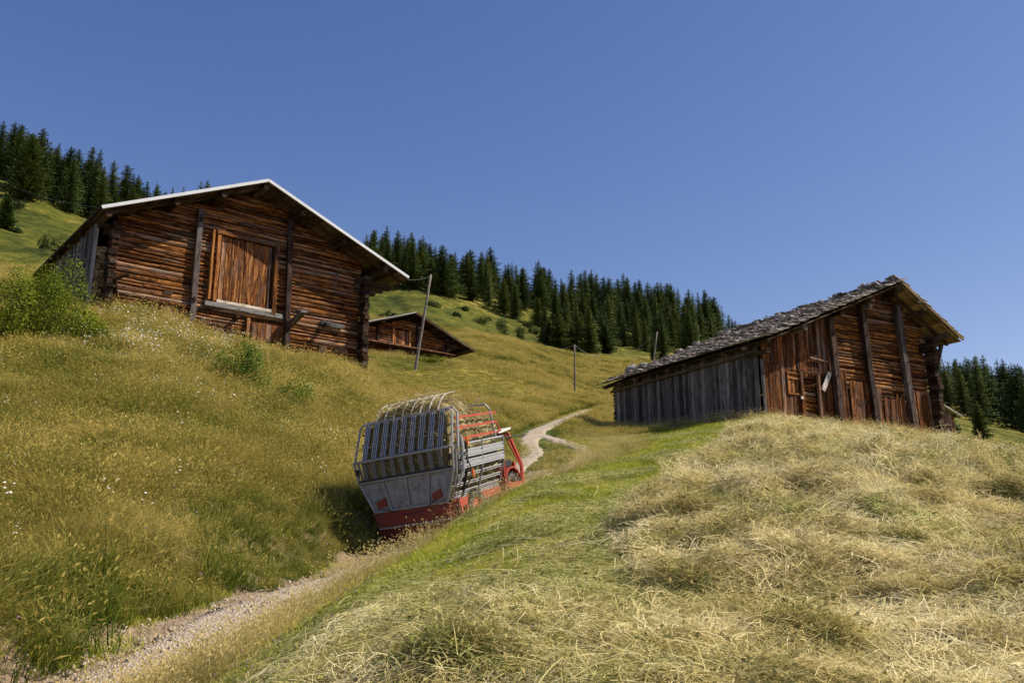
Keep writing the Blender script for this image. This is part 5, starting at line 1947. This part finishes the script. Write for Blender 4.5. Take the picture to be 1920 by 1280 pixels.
def spruce(x, y, h, label, group, small=False, idx=None, name='spruce_tree', dz=0.0):
    cm, tm = random.choice(SMALL if small else SPR)
    base = 6.0 if small else 14.0
    t = thing(name, label, 'spruce', (x, y, h1(x, y) + dz), random.uniform(0, 6.28), group)
    s = h / base
    k = random.uniform(.8, 1.3)
    t.scale = (s * k, s * k * random.uniform(.9, 1.1), s)
    for nm, me in (('crown', cm), ('trunk', tm)):
        o = bpy.data.objects.new(nm, me); COL.objects.link(o); o.parent = t
    return t


def forest():
    rs = random.Random(11)
    placed = []

    def ok(x, y, d):
        for (px, py) in placed:
            if (px - x) ** 2 + (py - y) ** 2 < d * d: return False
        placed.append((x, y)); return True

    def go(n, u0, u1, yf, hf, labf, group, d=3.2, tries=60):
        c = 0; k = 0
        while c < n and k < n * tries:
            k += 1
            u = rs.uniform(u0, u1); y0, y1 = yf(u)
            Y = rs.uniform(y0, y1)
            x = (u - 960) / FPX * Y * .985
            if not ok(x, Y, d): continue
            spruce(x, Y, hf(u, Y) * rs.uniform(.62, 1.12), labf(u), group)
            c += 1

    # centre wood: front edge follows the meadow, back edge the crest
    def yc(u):
        f = np.interp(u, [670, 760, 860, 930, 1000, 1060, 1120, 1200, 1380], [196, 198, 200, 205, 196, 176, 174, 176, 184])
        b = np.interp(u, [670, 900, 1100, 1250, 1390], [240, 246, 254, 262, 268])
        return f, b

    def hc(u, Y):
        f, b = yc(u); t = (Y - f) / (b - f)
        return np.interp(t, [0, .25, 1], [8.5 if u > 990 else 12.0, 11.5, 14.0])

    def lc(u):
        if u < 790: return 'dark spruce in the forest clump right of the large barn roof, above the leaning pole'
        if u < 930: return 'dark spruce in the central forest above the right eave of the middle barn'
        if u < 1040: return 'dark spruce in the central forest left of the slim meadow pole'
        if u < 1160: return 'dark spruce in the central forest right above the slim meadow pole'
        if u < 1260: return 'dark spruce in the central forest behind the brown pole'
        return 'dark spruce at the lower right end of the central forest, above the shake roof'
    go(28, 672, 800, yc, hc, lc, 'spruces of the central forest')
    go(110, 800, 1360, yc, hc, lc, 'spruces of the central forest')
    # crest row to shape the skyline
    for u, vt in ((688, 440), (702, 430), (722, 433), (742, 445), (758, 440), (772, 434), (800, 470), (820, 476), (848, 484), (868, 478), (884, 492), (904, 470), (918, 480), (926, 486), (952, 502), (968, 494), (980, 500), (1004, 506), (1018, 500), (1030, 503),
                  (1052, 520), (1072, 530), (1088, 524), (1106, 512), (1118, 512), (1132, 518), (1158, 522), (1176, 518), (1200, 526), (1214, 528), (1238, 528), (1250, 530), (1270, 538), (1298, 548), (1308, 548), (1318, 552), (1330, 556), (1345, 575)):
        Y = yc(u)[1] - rs.uniform(2, 14)
        x, _, zt_ = at(u, vt, Y)
        hgt = zt_ - h1(x, Y)
        if hgt > 4:
            spruce(x, Y, hgt, lc(u), 'spruces of the central forest')
    # young trees at the foot
    for u, v, Y, h in ((1030, 655, 165, 5.5), (1046, 655, 164, 7.5), (1060, 657, 166, 5.5), (1072, 656, 165, 5.0), (1105, 662, 164, 9.5), (1020, 652, 166, 3.5), (1135, 662, 170, 6), (1088, 660, 168, 6.5)):
        x, y, z = at(u, v, Y)
        spruce(x, y, h, 'young spruce in the row at the foot of the central forest beside the slim pole', 'young spruces at the forest foot', True)
    x, y, z = at(1243, 668, 155); spruce(x, y, 7.8, 'broad solitary spruce standing in front of the forest right of the brown pole', None)
    x, y, z = at(1224, 668, 158); spruce(x, y, 5.5, 'short spruce directly behind the brown pole', None)
    # left wood
    def yl(u):
        return np.interp(u, [-60, 0, 60, 150, 230, 300], [142, 148, 150, 154, 162, 185]), np.interp(u, [-60, 300], [185, 196])

    def hl(u, Y): return np.interp(u, [0, 80, 300], [13.0, 11.5, 12.5])
    def ll(u):
        if u < 70: return 'tall dark spruce in the forest at the left edge, above the green bush'
        if u < 170: return 'dark spruce in the left forest between the picture edge and the barn roof'
        return 'dark spruce of the left forest rising just behind the left end of the metal roof'
    go(40, -60, 262, yl, hl, ll, 'spruces of the left forest', 3.0)
    for u, vt in ((8, 226), (30, 228), (44, 250), (60, 262), (90, 285), (108, 275), (130, 288), (150, 278), (176, 274), (190, 280), (215, 300), (240, 308), (252, 325), (270, 350), (295, 352), (312, 358), (325, 350), (345, 350), (378, 340), (390, 338)):
        Y = rs.uniform(168, 178) if u < 262 else 200
        x, _, zt_ = at(u, vt, Y); hgt = zt_ - h1(x, Y)
        lab = ll(u) if u < 262 else 'distant spruce tip showing above the left slope of the metal roof'
        if hgt > 4: spruce(x, Y, min(hgt, 20), lab, 'spruces of the left forest' if u < 262 else 'spruce tips above the metal roof')
    x, y, z = at(8, 432, 122); spruce(x, y, 5.5, 'lone spruce on the green slope at the left picture edge below the forest', None, True)
    # right wood
    def yr(u):
        return np.interp(u, [1740, 1790, 1850, 1950, 2050], [160, 138, 128, 118, 118]), 205

    def hr(u, Y): return 10.5 if u > 1800 else 9.5
    go(52, 1775, 2040, yr, hr, lambda u: 'dark spruce in the forest at the right picture edge beyond the hay hill', 'spruces of the right forest', 3.0)
    for u, vt in ((1748, 655), (1756, 668), (1772, 690), (1790, 682), (1800, 678), (1815, 672), (1828, 665), (1842, 664), (1858, 686), (1868, 672), (1880, 676), (1895, 680), (1908, 680), (1925, 692)):
        Y = rs.uniform(150, 170); x, _, zt_ = at(u, vt, Y); hgt = zt_ - h1(x, Y)
        spruce(x, Y, max(5, min(hgt, 17)), 'dark spruce in the forest at the right picture edge beyond the hay hill' if u > 1785 else 'spruce just beyond the right wall of the right barn', 'spruces of the right forest')
    x, y, z = at(1838, 822, 62); t = spruce(x, y, 2.2, 'small dark spruce alone at the foot of the hill right of the right barn', None, True)
    t.location.z = z
    t.scale = (t.scale[0], t.scale[1], .45)
    # tips over the shake roof
    for u, vt in ((1365, 588), (1378, 600), (1372, 595), (1437, 590), (1450, 592), (1385, 606)):
        Y = 262; x, _, zt_ = at(u, vt, Y); hgt = zt_ - h1(x, Y)
        spruce(x, Y, max(5, hgt), 'distant spruce tip peeking over the ridge of the shake roof', 'spruce tips over the shake roof')
    # dead tree
    x, y, z = at(1357, 640, 245)
    tp = at(1357, 573, 245)
    z0 = h1(x, y)
    hh = tp[2] - z0
    t = thing('dead_tree', 'bare dead trunk standing against the sky at the right end of the central forest', 'tree', (x, y, z0))
    mb = MB(); mb.tube([(0, 0, -.5), (.1, 0, hh * .5), (0, 0, hh)], .28, 6, r2=.05); mb.part('trunk', 'bark', t)
    mb = MB()
    for i in range(34):
        zz = hh * random.uniform(.35, .97); a = random.uniform(0, 6.28); L = random.uniform(.4, 1.5) * (1.15 - zz / hh)
        mb.tube([(0, 0, zz), (L * math.cos(a), L * math.sin(a), zz + random.uniform(-.3, .2))], .06, 4, r2=.02)
    mb.part('branches', 'bark', t)


forest()


# ------------------------------------------------------------------ bushes and shrubs
def bush(loc, rx, ry, rz, n, leaf, mat, label, cat='bush', name='bush', lumps=9, stems=10, group=None):
    t = thing(name, label, cat, loc, 0, group)
    mb = MB()
    cs = []
    for i in range(lumps):
        a = random.uniform(0, 6.28); q = math.sqrt(random.random()) * .72
        cs.append((q * math.cos(a) * rx, q * math.sin(a) * ry, rz * random.uniform(.3, .95) * (1 - .45 * q), random.uniform(.28, .5)))
    for i in range(n):
        cx, cy, cz, cr = random.choice(cs)
        d = Vector((random.gauss(0, 1), random.gauss(0, 1), random.gauss(0, 1))).normalized()
        rr = cr * random.uniform(.55, 1.12) ** .5
        if random.random() < .05: rr *= 1.35
        p = Vector((cx + d.x * rr * rx, cy + d.y * rr * ry, max(.0, cz + d.z * rr * rz)))
        nrm = (d + Vector((random.gauss(0, .6), random.gauss(0, .6), random.gauss(0, .6) + .4))).normalized()
        e = nrm.cross(Vector((random.gauss(0, 1), random.gauss(0, 1), random.gauss(0, 1)))).normalized()
        g = nrm.cross(e)
        L = leaf * random.uniform(.6, 1.3)
        mb.add([p - e * L * .5, p + g * L * .28, p + e * L * .5, p - g * L * .28], [(0, 1, 2, 3)], None, random.random(), [max(0, p.z / rz) * .8] * 4)
    mb.part('foliage', mat, t)
    if stems:
        mb = MB()
        for i in range(stems):
            cx, cy, cz, cr = random.choice(cs)
            mb.tube([(cx * .15, cy * .15, -.1), (cx * .6, cy * .6, cz * .55), (cx, cy, cz + .2 * rz)], .018 * max(rx, .6), 5, r2=.006)
        mb.part('stems', 'bark', t)
    return t


def gz(u, v, Y, dz=0.0):
    x, y, z = at(u, v, Y)
    return (x, y, h1(x, y) + dz)


bush(gz(88, 600, 24.5, -.1), 1.25, 1.0, 2.75, 12500, .065, 'leaf', 'big bright green bush in front of the grey boarded side of the large barn', lumps=16, stems=16)
bush(gz(10, 610, 23.5, -.1), 1.0, 1.0, 2.15, 6500, .07, 'leaf', 'bright green bush cut off by the left picture edge', lumps=10)
bush(gz(172, 612, 25.5, -.15), .75, .7, 1.35, 3000, .075, 'leaf', 'lower right shoulder of green bush beside the log corner of the large barn', lumps=8)
bush(gz(450, 715, 26, 0), 1.0, .7, 1.45, 5200, .06, 'leaf_dark', 'dense low green bush below the hay door of the large barn', lumps=10)
bush(gz(535, 735, 26, 0), 1.0, .7, 1.0, 2600, .06, 'leaf_dark', 'low spreading herbs on the bank below the stable door', lumps=8, stems=0)
bush(gz(585, 700, 30, -.1), .9, .5, .8, 2200, .06, 'leaf', 'patch of tall herbs at the foot of the gable post', lumps=8, stems=0)
bush(gz(1810, 845, 35, -.05), .55, .5, .5, 1500, .10, 'leaf_dark', 'broad leaved green plants at the right edge of the hay hill', lumps=7, stems=0)
bush(gz(1890, 858, 35.5, -.05), .7, .5, .5, 1300, .07, 'leaf_dark', 'scrubby green plants at the far right edge of the hay hill', lumps=7, stems=0)
bush(gz(1760, 832, 36.5, -.05), .6, .5, .45, 1300, .07, 'leaf', 'pale green herbs at the right foot of the right barn', lumps=7, stems=0)
bush(gz(800, 690, 73.0, -.2), 2.2, .4, .7, 1600, .12, 'leaf', 'strip of nettles under the pent roof of the middle barn', lumps=12, stems=0)
for (u, v, Y, w, h, lab) in ((1795, 826, 40, .9, .8, 'scrubby green shrub between the tiny shed and the small lone spruce'), (1868, 846, 42, 1.1, .9, 'leafy shrub right of the small lone spruce'),
                              (1912, 850, 44, 1.2, 1.1, 'leafy shrub cut off by the right picture edge')):
    bush(gz(u, v, Y, -.1), w, w * .8, h, 2200, .075, 'leaf_dark', lab, 'shrub', 'shrub', lumps=9, stems=0)
for (u, v, Y, w, h, lab) in ((942, 628, 165, 1.5, 2.6, 'round dark shrub on the golden slope right of the middle barn'), (977, 640, 165, 1.2, 1.9, 'small dark shrub farther right on the golden slope'),
                             (905, 606, 178, 2.6, 1.6, 'wide low shrub on the slope above the middle barn'), (975, 612, 178, 1.8, 1.7, 'low shrub just under the forest edge'),
                             (733, 594, 150, 1.0, 2.2, 'narrow dark shrub above the ridge of the middle barn'), (718, 596, 150, 1.5, 1.3, 'low round shrub at the left above the middle barn roof'),
                             (768, 590, 152, 1.3, 1.3, 'small shrub behind the middle barn ridge, by the leaning pole'), (812, 560, 178, 2.0, 1.3, 'shrub high on the slope under the forest edge'),
                             (855, 590, 176, 1.2, 1.1, 'little shrub midway up the slope under the forest'), (94, 452, 112, 1.6, 2.3, 'dark round shrub on the green slope left of the large barn roof'),
                             (35, 392, 140, 2.0, 1.1, 'low shrub on the left slope under the forest'), (30, 436, 122, 1.2, .8, 'tiny shrub low on the left slope'),
                             (1775, 800, 88, 1.3, 1.3, 'bush on the meadow edge right of the tiny shed'), (790, 596, 158, 1.0, .8, 'tiny shrub by the top of the leaning pole'),
                             (870, 565, 190, 1.8, 1.0, 'thin shrub at the forest edge above the middle barn'), (990, 590, 192, 1.8, 1.5, 'shrub beside the rock patch at the forest edge'), (1000, 610, 184, 1.5, 1.3, 'shrub beside the front spruces of the central forest')):
    bush(gz(u, v, Y, -.1), w, w * .8, h, 900, .30, 'spruce', lab, 'shrub', 'shrub', lumps=7, stems=0)
print('objects', len(S.objects))
